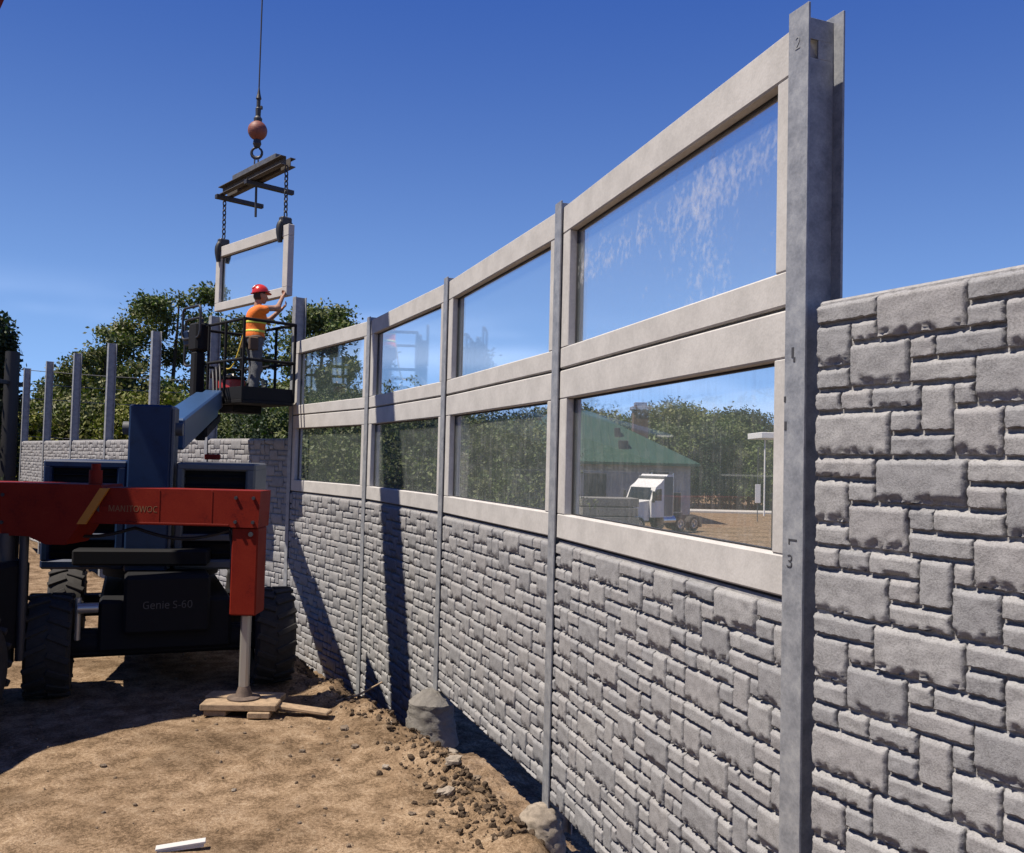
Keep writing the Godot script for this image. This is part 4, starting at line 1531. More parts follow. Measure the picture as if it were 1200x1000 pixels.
# ------------------------------------------------------------------ trees
var clump: ArrayMesh
func leaf_clump(size: float, count: int, sd: int) -> ArrayMesh:
	var rng := RandomNumberGenerator.new()
	rng.seed = sd
	var mb := MB.new()
	for k in count:
		var c := Vector3(rng.randfn(), rng.randfn() * 0.7, rng.randfn()) * size * 0.55
		var nrm := (Vector3(rng.randf_range(-1, 1), rng.randf_range(-0.1, 1.3), rng.randf_range(-1, 1))).normalized()
		var x := nrm.cross(Vector3(rng.randf_range(-1, 1), rng.randf_range(-1, 1), rng.randf_range(-1, 1))).normalized()
		var y := nrm.cross(x)
		var l := size * rng.randf_range(0.22, 0.36)
		var w := l * 0.55
		mb.quad(c - x * l, c - y * w, c + x * l, c + y * w)
	return mb.mesh()

func tree(label: String, category: String, called: String, at: Vector2, base: float, h: float, r: float, leaf: String, sd: int, o := {}) -> Node3D:
	var rng := RandomNumberGenerator.new()
	rng.seed = sd
	var t := thing(called, label, category, Transform3D(Basis(), w3(at, base)), o.get("group", ""))
	var mb := MB.new()
	var tips: Array = []
	var start: float = o.get("start", 0.25)
	var limbs: int = o.get("limbs", 14)
	var conic: bool = o.get("conic", false)
	var tr: float = maxf(0.05, h * 0.016)
	var lean := Vector3(rng.randf_range(-0.05, 0.05), 0, rng.randf_range(-0.05, 0.05)) * h
	var spine := func(s: float) -> Vector3: return Vector3(0, h * 0.94 * s, 0) + lean * s * s + Vector3(sin(s * 5 + sd), 0, cos(s * 4 + sd)) * 0.02 * h * s
	var path := []
	var rad := []
	for k in 9:
		var s := k / 8.0
		path.append(spine.call(s))
		rad.append(tr * (1.0 - 0.88 * s) + 0.015)
	mb.sweep(path, rad, 9)
	for k in limbs:
		var s := start + (0.97 - start) * pow((k + rng.randf()) / limbs, 0.85)
		var a := k * 2.4 + rng.randf_range(-0.5, 0.5)
		var p0: Vector3 = spine.call(s)
		var reach: float
		if conic:
			reach = r * (1.02 - s) * rng.randf_range(0.8, 1.1)
		else:
			var q := (s - start) / (1.0 - start)
			reach = r * sqrt(maxf(0.05, 1.0 - pow(absf(q - 0.38) / 0.68, 2.0))) * rng.randf_range(0.65, 1.08)
		var up := rng.randf_range(0.15, 0.55) if not conic else rng.randf_range(-0.25, 0.05)
		var dir := Vector3(cos(a), up, sin(a)).normalized()
		var p1 := p0 + dir * reach * 0.55
		var p2 := p1 + (dir + Vector3(rng.randf_range(-.4, .4), rng.randf_range(-0.1, 0.4), rng.randf_range(-.4, .4))).normalized() * reach * 0.5
		var r0 := maxf(0.02, tr * (1.0 - s) * 0.55)
		mb.sweep([p0, p1, p2], [r0, r0 * 0.6, 0.012], 6, false)
		tips.append([p1, 0.75])
		tips.append([p2, 1.0])
		for j in 3:
			var d2 := (dir * 0.5 + Vector3(rng.randf_range(-1, 1), rng.randf_range(-0.3, 0.8), rng.randf_range(-1, 1))).normalized()
			var b0 := p0.lerp(p1, rng.randf_range(0.5, 1.0)) if j == 0 else p1.lerp(p2, rng.randf_range(0.1, 0.9))
			var b1 := b0 + d2 * reach * rng.randf_range(0.25, 0.45)
			mb.sweep([b0, b1], [r0 * 0.4 + 0.006, 0.008], 5, false)
			tips.append([b1, 1.0])
	tips.append([spine.call(1.0), 1.0])
	put(mb, "trunk", M.bark, t)
	var n: int = o.get("clumps", 1500)
	var sz: float = o.get("size", 1.0)
	var mm := MultiMesh.new()
	mm.transform_format = MultiMesh.TRANSFORM_3D
	mm.use_colors = true
	mm.mesh = clump
	mm.instance_count = n
	var spread: float = o.get("spread", 0.16) * r
	for k in n:
		var tp: Array = tips[rng.randi() % tips.size()]
		var c: Vector3 = tp[0] + Vector3(rng.randfn(), rng.randfn() * (0.45 if not conic else 0.3), rng.randfn()) * spread
		var s := sz * rng.randf_range(0.65, 1.3)
		var b := Basis(Vector3(rng.randfn(), rng.randfn(), rng.randfn()).normalized(), rng.randf() * TAU).scaled(Vector3.ONE * s)
		mm.set_instance_transform(k, Transform3D(b, c))
		var v := rng.randf_range(0.7, 1.35)
		mm.set_instance_color(k, Color(v * rng.randf_range(0.9, 1.15), v, v * rng.randf_range(0.75, 1.1)))
	var mi := MultiMeshInstance3D.new()
	mi.multimesh = mm
	mi.material_override = M[leaf]
	mi.name = "crown"
	stuff(mi)
	t.add_child(mi)
	return t

# ------------------------------------------------------------------ beyond the wall
func building() -> void:
	var g := -1.2
	var t := thing("green_roofed_building", "grey building with green metal hip roof and brick chimney behind the glass", "building", Transform3D(Basis(Vector3.UP, 0.0), Vector3(0, g, -58)))
	var x0 := -2.0
	var x1 := 11.3
	var ev := 3.75
	var mb := MB.new()
	mb.bx(x0, x1, 0, ev, -10.2, 0, 0.02)
	put(mb, "wall", M.clad_grey, t)
	var A := Vector3(x0 - 0.5, ev, 0.6)
	var B := Vector3(x1 + 0.5, ev, 0.6)
	var C := Vector3(x1 + 0.5, ev, -10.8)
	var D := Vector3(x0 - 0.5, ev, -10.8)
	var R0 := Vector3(3.0, ev + 3.5, -5.1)
	var R1 := Vector3(5.3, ev + 3.5, -5.1)
	mb = MB.new()
	mb.quad(A, B, R1, R0)
	mb.tri(B, C, R1)
	mb.quad(C, D, R0, R1)
	mb.tri(D, A, R0)
	var dn := Vector3(0, -0.16, 0)
	mb.quad(A + dn, B + dn, B, A)
	mb.quad(B + dn, C + dn, C, B)
	mb.quad(C + dn, D + dn, D, C)
	mb.quad(D + dn, A + dn, A, D)
	mb.quad(D + dn, C + dn, B + dn, A + dn)
	var roof := put(mb, "roof", M.roof_green, t)
	mb = MB.new()
	for k in 25:
		var x := lerpf(A.x + 0.3, B.x - 0.3, k / 24.0)
		var top := Vector3(clampf(x, R0.x, R1.x), R0.y, R0.z)
		var s := 1.0
		if x < R0.x:
			s = (x - A.x) / (R0.x - A.x)
		elif x > R1.x:
			s = (B.x - x) / (B.x - R1.x)
		var p0 := Vector3(x, ev, 0.6)
		var p1 := Vector3(x, ev + 3.5 * s, 0.6 - 5.7 * s)
		mb.bar(p0, p1 + Vector3(0, 0.001, 0), 0.05, 0.06, 0.004)
	put(mb, "roof_seam", M.roof_green, roof)
	stuff(roof.get_node("roof_seam"))
	mb = MB.new()
	mb.bx(8.0, 9.0, ev + 0.8, ev + 3.5, -3.6, -2.7, 0.03)
	mb.bx(7.88, 9.12, ev + 3.5, ev + 3.72, -3.72, -2.58, 0.03)
	mb.bx(8.1, 8.9, ev + 3.72, ev + 4.0, -3.5, -2.8, 0.03)
	put(mb, "chimney", M.brick_brown, roof)
	for q in [[6.9, 1.55, -2.3, 0.35, 0.7], [7.15, 0.85, -1.0, 0.6, 0.55]]:
		mb = MB.new()
		mb.bx(q[0] - q[3] / 2, q[0] + q[3] / 2, ev + q[1] - 0.1, ev + q[1] + q[4], q[2] - 0.25, q[2] + 0.25, 0.02)
		put(mb, "roof_vent", M.door_dark, roof)
	for q in [[4.6, 6.0, 0, 3.0], [8.7, 9.9, 0, 3.2], [10.2, 10.7, 0.6, 1.9], [1.0, 3.4, 0, 3.1]]:
		mb = MB.new()
		mb.bx(q[0], q[1], q[2], q[3], -0.02, 0.03, 0.01)
		var d := put(mb, "door" if q[2] == 0 else "window", M.door_dark, t)
		mb = MB.new()
		for e in [[q[0] - 0.1, q[0] - 0.005, q[2], q[3] + 0.1], [q[1] + 0.005, q[1] + 0.1, q[2], q[3] + 0.1], [q[0] - 0.005, q[1] + 0.005, q[3] + 0.005, q[3] + 0.1]]:
			mb.bx(e[0], e[1], e[2], e[3], -0.01, 0.07, 0.01)
		put(mb, "frame", M.clad_grey, d)
	# small gabled shed behind the far part of the wall
	t = thing("green_roofed_shed", "small shed with green gable roof behind the far stone wall", "building", Transform3D(Basis(), Vector3(-16.0, g, -41)))
	mb = MB.new()
	mb.prism(PackedVector2Array([Vector2(-2.6, 0), Vector2(2.6, 0), Vector2(2.6, 4.3), Vector2(0, 5.9), Vector2(-2.6, 4.3)]), Transform3D(Basis(), Vector3(0, 0, -2)), 4.0)
	put(mb, "wall", M.clad_grey, t)
	mb = MB.new()
	for s in [-1.0, 1.0]:
		mb.bar(Vector3(s * 3.0, 4.12, -2), Vector3(0, 6.05, -2), 4.8, 0.1, 0.01, Vector3(0, 1, 0))
	put(mb, "roof", M.roof_green, t)
	mb = MB.new()
	mb.bx(-0.5, 0.5, 0, 2.1, -0.005, 0.04, 0.01)
	put(mb, "door", M.door_dark, t)

func truck() -> void:
	var fwd := Vector2(-0.8, -0.6).normalized()
	var bas := Basis(w3(fwd), Vector3.UP, w3(fwd).cross(Vector3.UP))
	var t := thing("truck_tractor", "white truck tractor without trailer parked before the green roofed building", "truck", Transform3D(bas.scaled(Vector3.ONE * 0.84), Vector3(7.75, -1.15, -50)))
	var mb := MB.new()
	for s in [-0.42, 0.42]:
		mb.bx(-3.1, 3.0, 0.78, 1.02, s - 0.05, s + 0.05, 0.01)
	mb.bx(-3.15, -3.05, 0.55, 1.0, -0.9, 0.9, 0.01)
	put(mb, "frame_rail", M.truck_black, t)
	mb = MB.new()
	mb.prism(PackedVector2Array([Vector2(-0.55, 0.95), Vector2(1.35, 0.95), Vector2(1.35, 2.0), Vector2(0.95, 2.85), Vector2(0.55, 3.1), Vector2(-0.1, 3.65), Vector2(-0.55, 3.65)]), Transform3D(), 2.3)
	put(mb, "cab", M.truck_white, t)
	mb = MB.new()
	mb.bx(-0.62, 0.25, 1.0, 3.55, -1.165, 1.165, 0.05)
	put(mb, "sleeper", M.truck_shade_grey, t)  # sleeper coloured dark to stand for the truck side in shade
	mb = MB.new()
	mb.prism(PackedVector2Array([Vector2(1.355, 0.75), Vector2(3.1, 0.75), Vector2(3.15, 1.5), Vector2(2.7, 1.85), Vector2(1.355, 2.0)]), Transform3D(), 1.9)
	put(mb, "hood", M.truck_white, t)
	for s in [-1.0, 1.0]:
		mb = MB.new()
		mb.prism(PackedVector2Array([Vector2(0.45, 2.0), Vector2(1.2, 2.0), Vector2(0.92, 2.7), Vector2(0.45, 2.75)]), Transform3D(Basis(), Vector3(0, 0, s * 1.152)), 0.02)
		put(mb, "side_window", M.truck_glass, t)
		mb = MB.new()
		mb.rod(Vector3(0.3, 0.75, s * 0.95), Vector3(-0.8, 0.75, s * 0.95), 0.3, 16)
		put(mb, "fuel_tank", M.chrome, t)
		mb = MB.new()
		mb.rod(Vector3(-0.75, 1.0, s * 0.95), Vector3(-0.75, 3.75, s * 0.95), 0.07, 12)
		put(mb, "exhaust_stack", M.chrome, t)
		mb = MB.new()
		mb.bx(1.25, 1.35, 1.9, 2.6, s * 1.3 - 0.1, s * 1.3 + 0.1, 0.02)
		put(mb, "mirror", M.truck_black, t)
		for x in [2.35, -1.35, -2.65]:
			var h := 0.5 if x < 0 else 0.3
			var ty := MB.new()
			var at := Vector3(x, 0.5, s * (1.15 - h / 2))
			ty.lathe(at, Vector3(0, 0, s), [Vector2(-h / 2, 0.28), Vector2(-h / 2, 0.44), Vector2(-h * 0.4, 0.5), Vector2(h * 0.4, 0.5), Vector2(h / 2, 0.44), Vector2(h / 2, 0.29)], 28)
			var wn := put(ty, "wheel", M.rubber, t)
			ty = MB.new()
			ty.lathe(at, Vector3(0, 0, s), [Vector2(-h * 0.45, 0.001), Vector2(-h * 0.45, 0.28), Vector2(h * 0.48, 0.295), Vector2(h * 0.48, 0.24), Vector2(h * 0.2, 0.2), Vector2(h * 0.2, 0.10), Vector2(h * 0.5, 0.09), Vector2(h * 0.5, 0.001)], 24)
			put(ty, "rim", M.chrome, wn)
		mb = MB.new()
		mb.bx(-3.35, -3.33, 0.25, 0.95, s * 0.85 - 0.3, s * 0.85 + 0.3, 0.004)
		put(mb, "mud_flap", M.truck_black, t)
	mb = MB.new()
	mb.quad(Vector3(1.19, 2.06, 1.0), Vector3(1.19, 2.06, -1.0), Vector3(0.965, 2.8, -0.9), Vector3(0.965, 2.8, 0.9))
	for k in mb.v.size():
		mb.v[k] += Vector3(0.17, 0.02, 0)
	put(mb, "windscreen", M.truck_glass, t)
	mb = MB.new()
	mb.lathe(Vector3(-2.0, 1.03, 0), Vector3(0.1, 1, 0).normalized(), [Vector2(0, 0.001), Vector2(0, 0.48), Vector2(0.12, 0.48), Vector2(0.12, 0.001)], 20)
	put(mb, "fifth_wheel", M.truck_black, t)
	# stacked precast slabs before it
	t = thing("slab_stack", "stack of pale concrete slabs in front of the white truck", "slab stack", Transform3D(Basis(Vector3.UP, 0.12), Vector3(4.35, -1.15, -41.5)))
	for k in 5:
		mb = MB.new()
		mb.bx(-1.3 + 0.04 * (k % 2), 1.25 + 0.03 * (k % 3), k * 0.42, k * 0.42 + 0.37, -0.75, 0.75, 0.02)
		put(mb, "slab", M.concrete_grey, t)
		mb = MB.new()
		for x in [-0.9, 0.9]:
			mb.bx(x - 0.06, x + 0.06, k * 0.42 - 0.05, k * 0.42, -0.7, 0.7, 0.004)
		put(mb, "spacer", M.timber, t)
	# canopy, sign and dark posts by the road
	t = thing("white_canopy", "white flat canopy on posts beyond the road, seen through glass", "canopy", Transform3D(Basis(), Vector3(20.3, -1.2, -71)))
	mb = MB.new()
	mb.bx(-1.6, 2.6, 5.85, 6.3, -2, 2, 0.03)
	put(mb, "roof", M.sign_white, t)
	for x in [-1.1, 2.1]:
		mb = MB.new()
		mb.rod(Vector3(x, 0, 1.2), Vector3(x, 5.85, 1.2), 0.06, 10)
		put(mb, "post", M.sign_white, t)
	t = thing("roadside_sign", "small white roadside sign board on a thin post", "sign", Transform3D(Basis(), Vector3(16.6, -1.2, -62)))
	mb = MB.new()
	mb.bx(-0.18, 0.18, 1.25, 2.5, 0.03, 0.09, 0.01)
	put(mb, "board", M.sign_white, t)
	mb = MB.new()
	mb.rod(Vector3(0, 0, 0), Vector3(0, 5.0, 0), 0.03, 8)
	put(mb, "post", M.grey_steel, t)
	for k in 2:
		mb = MB.new()
		mb.bx(-0.035, 0.035, 0, 2.9 - 0.25 * k, -0.035, 0.035, 0.005)
		mb.bx(-0.05, 0.05, 2.9 - 0.25 * k, 2.93 - 0.25 * k, -0.05, 0.05, 0.005)
		var p := put(mb, numbered("fence_post"), M.dark_steel)
		p.position = Vector3(6.78 + 0.13 * k, -1.2, -23.8)
		tag(p, ["taller thin black post behind the glass beside the marked post", "shorter thin black post behind the glass beside the marked post"][k], "post", "thin black posts behind the glass")

func vegetation() -> void:
	clump = leaf_clump(0.34, 13, 77)
	var g := -1.2
	tree("tallest broadleaf tree with airy crown behind the far wall and platform", "tree", "broadleaf_tree", Vector2(-16.2, 44), g, 11.6, 3.0, "leaf_green", 3, {"clumps": 1500, "limbs": 14, "start": 0.34, "spread": 0.085, "group": "trees behind the far wall"})
	tree("broadleaf tree with dense crown rising behind the glazed panels beside the worker", "tree", "broadleaf_tree", Vector2(-9.0, 41), g, 10.8, 2.1, "leaf_green", 4, {"clumps": 1900, "limbs": 20, "start": 0.16, "spread": 0.13, "group": "trees behind the far wall"})
	tree("broadleaf tree behind the hanging panel and the control console", "tree", "broadleaf_tree", Vector2(-14.0, 47), g, 10.6, 2.3, "leaf_olive", 5, {"spread": 0.09, "clumps": 1100, "limbs": 18, "start": 0.2, "group": "trees behind the far wall"})
	tree("olive green tree with loose crown beside the bare topped tree", "tree", "broadleaf_tree", Vector2(-18.3, 41), g, 8.4, 1.9, "leaf_olive", 6, {"spread": 0.09, "clumps": 800, "limbs": 16, "start": 0.2, "group": "trees behind the far wall"})
	tree("nearly bare tree with thin twigs behind the far wall", "tree", "bare_tree", Vector2(-18.2, 43), g, 10.4, 1.7, "leaf_olive", 7, {"clumps": 260, "limbs": 22, "start": 0.35, "group": "trees behind the far wall"})
	tree("round topped tree between the bare tree and the small leafy one", "tree", "broadleaf_tree", Vector2(-20.3, 43), g, 7.6, 1.8, "leaf_olive", 8, {"spread": 0.10, "clumps": 750, "limbs": 16, "start": 0.15, "group": "trees behind the far wall"})
	tree("small leafy tree nearest the utility pole behind the far wall", "tree", "broadleaf_tree", Vector2(-23.4, 46), g, 7.4, 1.6, "leaf_green", 9, {"spread": 0.14, "clumps": 800, "limbs": 14, "start": 0.15, "group": "trees behind the far wall"})
	tree("dark evergreen tree at the end of the far wall", "tree", "evergreen_tree", Vector2(-19.3, 34), g, 8.9, 1.5, "leaf_dark", 10, {"clumps": 1900, "limbs": 34, "start": 0.18, "conic": true, "spread": 0.16, "group": "trees behind the far wall"})
	var px := [-20.6, -18.0, -15.6, -13.4, -11.4, -9.6, -7.8, -22.8, -14.6, -11.0]
	for k in px.size():
		tree("low yellow green bushy tree in the row behind the far wall", "tree", "bushy_tree", Vector2(px[k], 37.0 + (k * 37 % 5) * 0.8), g, [4.9, 5.6, 5.2, 5.8, 5.0, 5.5, 5.2, 5.2, 6.2, 6.0][k], 1.75, "leaf_yellow" if k % 3 != 1 else "leaf_olive", 30 + k, {"clumps": 1100, "limbs": 14, "start": 0.05, "spread": 0.28, "group": "bushy trees behind the far wall"})
	# behind the near glazed panels
	var q := [[-6.8, 38, 6.2], [-7.3, 29, 4.9], [-5.5, 26.5, 4.6], [-4.2, 25, 4.3], [-3.3, 27, 4.6], [-9.0, 33, 5.2], [-5.6, 48, 5.6], [-3.4, 52, 5.4], [-7.0, 56, 6.6], [-1.4, 60, 5.6], [-2.1, 36, 4.7], [0.2, 70, 6.6], [-4.4, 34, 4.8], [-1.9, 25, 4.3], [-1.6, 29, 4.4], [-1.4, 34, 4.6]]
	for k in q.size():
		tree("dark bushy tree seen through the lower glass panes", "tree", "bushy_tree", Vector2(q[k][0], q[k][1]), g, q[k][2], 2.6, "leaf_dark" if k % 2 == 0 else "leaf_green", 60 + k, {"clumps": 3600 if q[k][1] < 40 else 1400, "limbs": 18, "start": 0.05, "spread": 0.24, "size": 0.55 if q[k][1] < 40 else 1.2, "group": "trees seen through the lower panes"})
	q = [[11.4, 84, 7.4, 3.2], [15.2, 86, 9.3, 3.8], [18.8, 82, 7.9, 3.4], [22.2, 86, 8.8, 3.2], [25.6, 84, 6.3, 3.0], [8.0, 88, 8.4, 3.4], [13.4, 80, 6.4, 3.0], [17.2, 79, 5.4, 2.8], [21.0, 79, 4.4, 2.6], [4.0, 90, 8.6, 3.6], [29.0, 86, 7.6, 3.6], [34.0, 84, 8.0, 3.6], [39.0, 87, 7.4, 3.6], [44.5, 85, 8.2, 3.8], [50.0, 88, 7.6, 3.6]]
	for k in q.size():
		tree("spreading green tree across the road beyond the truck", "tree", "spreading_tree", Vector2(q[k][0], q[k][1]), g, q[k][2], q[k][3], ["leaf_green", "leaf_olive", "leaf_green", "leaf_dark"][k % 4], 90 + k, {"clumps": 1500, "limbs": 16, "start": 0.08, "spread": 0.24, "size": 1.5, "group": "trees across the road"})
	# trees left of the view, mirrored in the lower panes
	q = [[-25, 36, 4.3], [-24.5, 31, 4.0], [-29, 33, 4.4], [-33, 36, 4.6], [-28, 27, 4.0], [-32, 29.5, 4.3], [-36.5, 32, 4.6], [-27, 40, 4.5], [-39, 38, 4.8], [-35, 25, 4.3], [-22.5, 28, 3.9]]
	for k in q.size():
		tree("dense dark tree in the row left of the far wall's end", "tree", "dense_tree", Vector2(q[k][0], q[k][1]), -0.1, q[k][2], 2.9, "leaf_dark", 130 + k, {"clumps": 1300, "limbs": 16, "start": 0.04, "spread": 0.28, "size": 1.5, "group": "dark trees left of the far wall"})
	# utility pole with wires
	var t := thing("utility_pole", "dark wooden utility pole at the end of the far wall", "pole", Transform3D(Basis(), Vector3(-18.0, g, -33.0)))
	var mb := MB.new()
	mb.sweep([Vector3(0, 0, 0), Vector3(0, 7.1, 0)], [0.30, 0.24], 14)
	put(mb, "shaft", M.truck_black, t)
	mb = MB.new()
	mb.bx(-0.06, 0.06, 5.9, 6.05, -0.9, 0.9, 0.01)
	put(mb, "cross_arm", M.dark_steel, t)
	t = thing("utility_pole", "dark utility pole behind the boom lift platform", "pole", Transform3D(Basis(), Vector3(-9.9, g, -36.6)), "utility poles")
	mb = MB.new()
	mb.sweep([Vector3(0, 0, 0), Vector3(0, 6.6, 0)], [0.16, 0.12], 12)
	put(mb, "shaft", M.dark_steel, t)
	mb = MB.new()
	mb.bx(-0.06, 0.06, 5.9, 6.05, -0.9, 0.9, 0.01)
	put(mb, "cross_arm", M.dark_steel, t)
	var hs := [6.5, 6.02, 5.48, 4.1]
	for k in 4:
		mb = MB.new()
		var pts := []
		var rr := []
		for j in 25:
			var s := j / 24.0
			pts.append(Vector3(lerpf(-18.0, -9.9, s), g + hs[k] - 0.10 * sin(s * PI), lerpf(-33.2, -36.4, s)))
			rr.append(0.013)
		mb.sweep(pts, rr, 5)
		var w := put(mb, numbered("overhead_wire"), M.wire)
		tag(w, ["topmost overhead wire from the utility pole", "second overhead wire below the topmost one on the utility pole", "third overhead wire down on the utility pole", "lowest overhead wire on the utility pole"][k], "wire", "wires on the utility pole")
	# pavement along the far side of the road
	mb = MB.new()
	mb.bx(-30, 90, -1.3, -1.06, -75.5, -72.5, 0.02)
	var pv := put(mb, "pavement", M.kerb)
	tag(pv, "pale pavement strip across the road", "pavement", "", "structure")

func rubble() -> void:
	var rng := RandomNumberGenerator.new()
	rng.seed = 99
	# footings cast round the feet of two posts
	for q in [[2, 0.27, 0.03, -0.55, "round rough concrete footing standing proud of the soil at a post foot"], [1, 0.24, -0.06, -0.5, "low dome of concrete at the foot of the nearer post"]]:
		var p: Vector2 = POSTS[q[0]]
		var t := thing("concrete_footing", q[4], "footing", Transform3D(Basis().scaled(Vector3.ONE * (0.88 if q[0] == 2 else 0.9)), w3(p + Vector2(-0.03, -0.02), -0.05)), "concrete footings at post feet")
		var mb := MB.new()
		var seg := 36
		var prof: Array
		if q[0] == 2:
			prof = [Vector2(q[3], 0.33), Vector2(-0.36, 0.29), Vector2(-0.30, 0.275), Vector2(-0.2, 0.27), Vector2(-0.12, 0.262), Vector2(-0.075, 0.268), Vector2(-0.06, 0.25), Vector2(0.06, 0.10), Vector2(0.065, 0.001)]
		else:
			prof = [Vector2(q[3], 0.21), Vector2(-0.3, 0.20), Vector2(-0.2, 0.18), Vector2(-0.12, 0.15), Vector2(-0.065, 0.105), Vector2(-0.035, 0.055), Vector2(-0.03, 0.001)]
		var rows := 30
		for k in rows:
			var f := k * (prof.size() - 1.0) / (rows - 1.0)
			var k0 := mini(int(f), prof.size() - 2)
			var pr: Vector2 = (prof[k0] as Vector2).lerp(prof[k0 + 1], f - k0)
			for s in seg:
				var a := TAU * s / seg
				var rough := sn.get_noise_3d(cos(a) * pr.y * 7, pr.x * 9 + q[0] * 9, sin(a) * pr.y * 7) * 0.022 + sn.get_noise_3d(cos(a) * pr.y * 34, pr.x * 34, sin(a) * pr.y * 34) * 0.014
				var r: float = pr.y + rough * minf(1.0, pr.y / 0.15)
				mb.v.append(Vector3(cos(a) * r, pr.x + rough * 0.4, sin(a) * r))
				mb.n.append(Vector3.ZERO)
		for k in rows - 1:
			for s in seg:
				var s1 := (s + 1) % seg
				var c := [k * seg + s, k * seg + s1, (k + 1) * seg + s1, (k + 1) * seg + s]
				var fn := (mb.v[c[1]] - mb.v[c[0]]).cross(mb.v[c[2]] - mb.v[c[0]]) + (mb.v[c[2]] - mb.v[c[0]]).cross(mb.v[c[3]] - mb.v[c[0]])
				for w in c:
					mb.n[w] -= fn
				for w in [0, 1, 2, 0, 2, 3]:
					mb.i.append(c[w])
		for k in mb.n.size():
			mb.n[k] = mb.n[k].normalized() if mb.n[k].length_squared() > 0 else Vector3.UP
		put(mb, "cast_concrete" if q[0] == 2 else "concrete_dome", M.footing_concrete if q[0] == 2 else M.pale_rock, t)
	# rocks one can pick out along the trench and on the dirt
	var shapes := []
	for k in 6:
		shapes.append(rock_shape(Vector3(1, rng.randf_range(0.45, 0.75), rng.randf_range(0.6, 0.95)), 200 + k).mesh())
	var spots := []
	for k in 34:
		var s := rng.randf_range(1.05, 4.3)
		var i0 := int(s)
		var p: Vector2 = POSTS[i0].lerp(POSTS[i0 + 1], s - i0)
		var d: Vector2 = (POSTS[i0] - POSTS[i0 + 1]).normalized()
		var nrm := Vector2(-absf(d.y), -absf(d.x))
		p += nrm * rng.randf_range(0.35, 1.25 + (0.5 if s > 2 else 0.0))
		spots.append([p, rng.randf_range(0.03, 0.085)])
	for p in [Vector2(-3.0, 7.0), Vector2(-2.2, 7.9), Vector2(-1.9, 6.6), Vector2(-1.3, 6.0), Vector2(-2.6, 6.1), Vector2(-0.9, 7.1), Vector2(-0.6, 6.2), Vector2(-1.6, 7.4), Vector2(-0.5, 7.6), Vector2(-2.8, 8.4)]:
		spots.append([p, rng.randf_range(0.016, 0.035)])
	for k in spots.size():
		var p: Vector2 = spots[k][0]
		var r: float = spots[k][1]
		var o := MeshInstance3D.new()
		o.mesh = shapes[k % 6]
		var pale := k % 3 == 0
		o.material_override = M.pale_rock if pale else M.rock
		o.name = numbered("rock")
		add_child(o)
		o.transform = Transform3D(Basis(Vector3.UP, rng.randf() * TAU) * Basis(Vector3.RIGHT, rng.randf_range(-0.4, 0.4)), Vector3(p.x, ground_y(p.x, p.y, seg_dist(p)) + r * 0.25, -p.y)).scaled_local(Vector3.ONE * r)
		if k < 34:
			tag(o, "pale broken rock in the spoil along the wall trench" if pale else "brown rock in the spoil along the wall trench", "rock", "rocks along the wall trench")
		else:
			tag(o, "small pale stone lying on the open dirt" if pale else "small brown stone lying on the open dirt", "rock", "stones on the open dirt")
	# clods and gravel: nobody could count them
	for kind in 2:
		var mm := MultiMesh.new()
		mm.transform_format = MultiMesh.TRANSFORM_3D
		mm.mesh = rock_shape(Vector3(1, 0.7, 0.85), 300 + kind, 0).mesh()
		var n: int = [9000, 600][kind]
		mm.instance_count = n
		for k in n:
			var p: Vector2
			var r: float
			if kind == 0:
				var s := rng.randf_range(0.7, 4.6)
				var i0 := int(s)
				p = POSTS[i0].lerp(POSTS[i0 + 1], s - i0)
				var d: Vector2 = (POSTS[i0] - POSTS[i0 + 1]).normalized()
				p += Vector2(-absf(d.y), -absf(d.x)) * (0.42 + 0.5 * smoothstep(1.4, 2.7, s) + rng.randfn() * 0.22)
				r = 0.005 + pow(rng.randf(), 3.5) * 0.026
			else:
				p = Vector2(rng.randf_range(-4.5, 0.6), rng.randf_range(5.2, 11.0))
				if seg_dist(p).x < 0.3:
					p.x -= 1.5
				r = 0.004 + pow(rng.randf(), 4.0) * 0.016
			var y := ground_y(p.x, p.y, seg_dist(p))
			var b := Basis(Vector3(rng.randfn(), rng.randfn(), rng.randfn()).normalized(), rng.randf() * TAU).scaled(Vector3.ONE * r)
			mm.set_instance_transform(k, Transform3D(b, Vector3(p.x, y + r * 0.3, -p.y)))
		var mi := MultiMeshInstance3D.new()
		mi.multimesh = mm
		mi.material_override = M.soil if kind == 0 else M.gravel
		mi.name = ["soil_clods", "gravel"][kind]
		add_child(mi)
		tag(mi, ["dark soil clods heaped along the wall trench", "fine gravel scattered over the brown dirt"][kind], ["soil", "gravel"][kind], "", "stuff")
	# white offcut and a stick
	var mb := MB.new()
	mb.box(Transform3D(Basis(Vector3(0, 0, 1), 0.02)), Vector3(0.28, 0.014, 0.06), 0.002)
	mb.box(Transform3D(Basis(), Vector3(0.0, -0.014, 0.022)), Vector3(0.26, 0.02, 0.01), 0.002)
	var w := put(mb, "white_offcut", M.white_board)
	w.transform = Transform3D(Basis(Vector3.UP, 0.28) * Basis(Vector3(0, 0, 1), 0.06), Vector3(-1.90, 0.045, -5.55))
	tag(w, "white offcut of board lying on the open dirt", "board")
	mb = MB.new()
	mb.sweep([Vector3(0, 0, 0), Vector3(0.2, 0.05, -0.06), Vector3(0.42, 0.16, -0.15)], [0.012, 0.011, 0.008], 6)
	w = put(mb, "stick", M.timber)
	w.position = Vector3(-1.62, 0.03, -8.9)
	tag(w, "thin stick poking out of the spoil beside the trench", "stick")

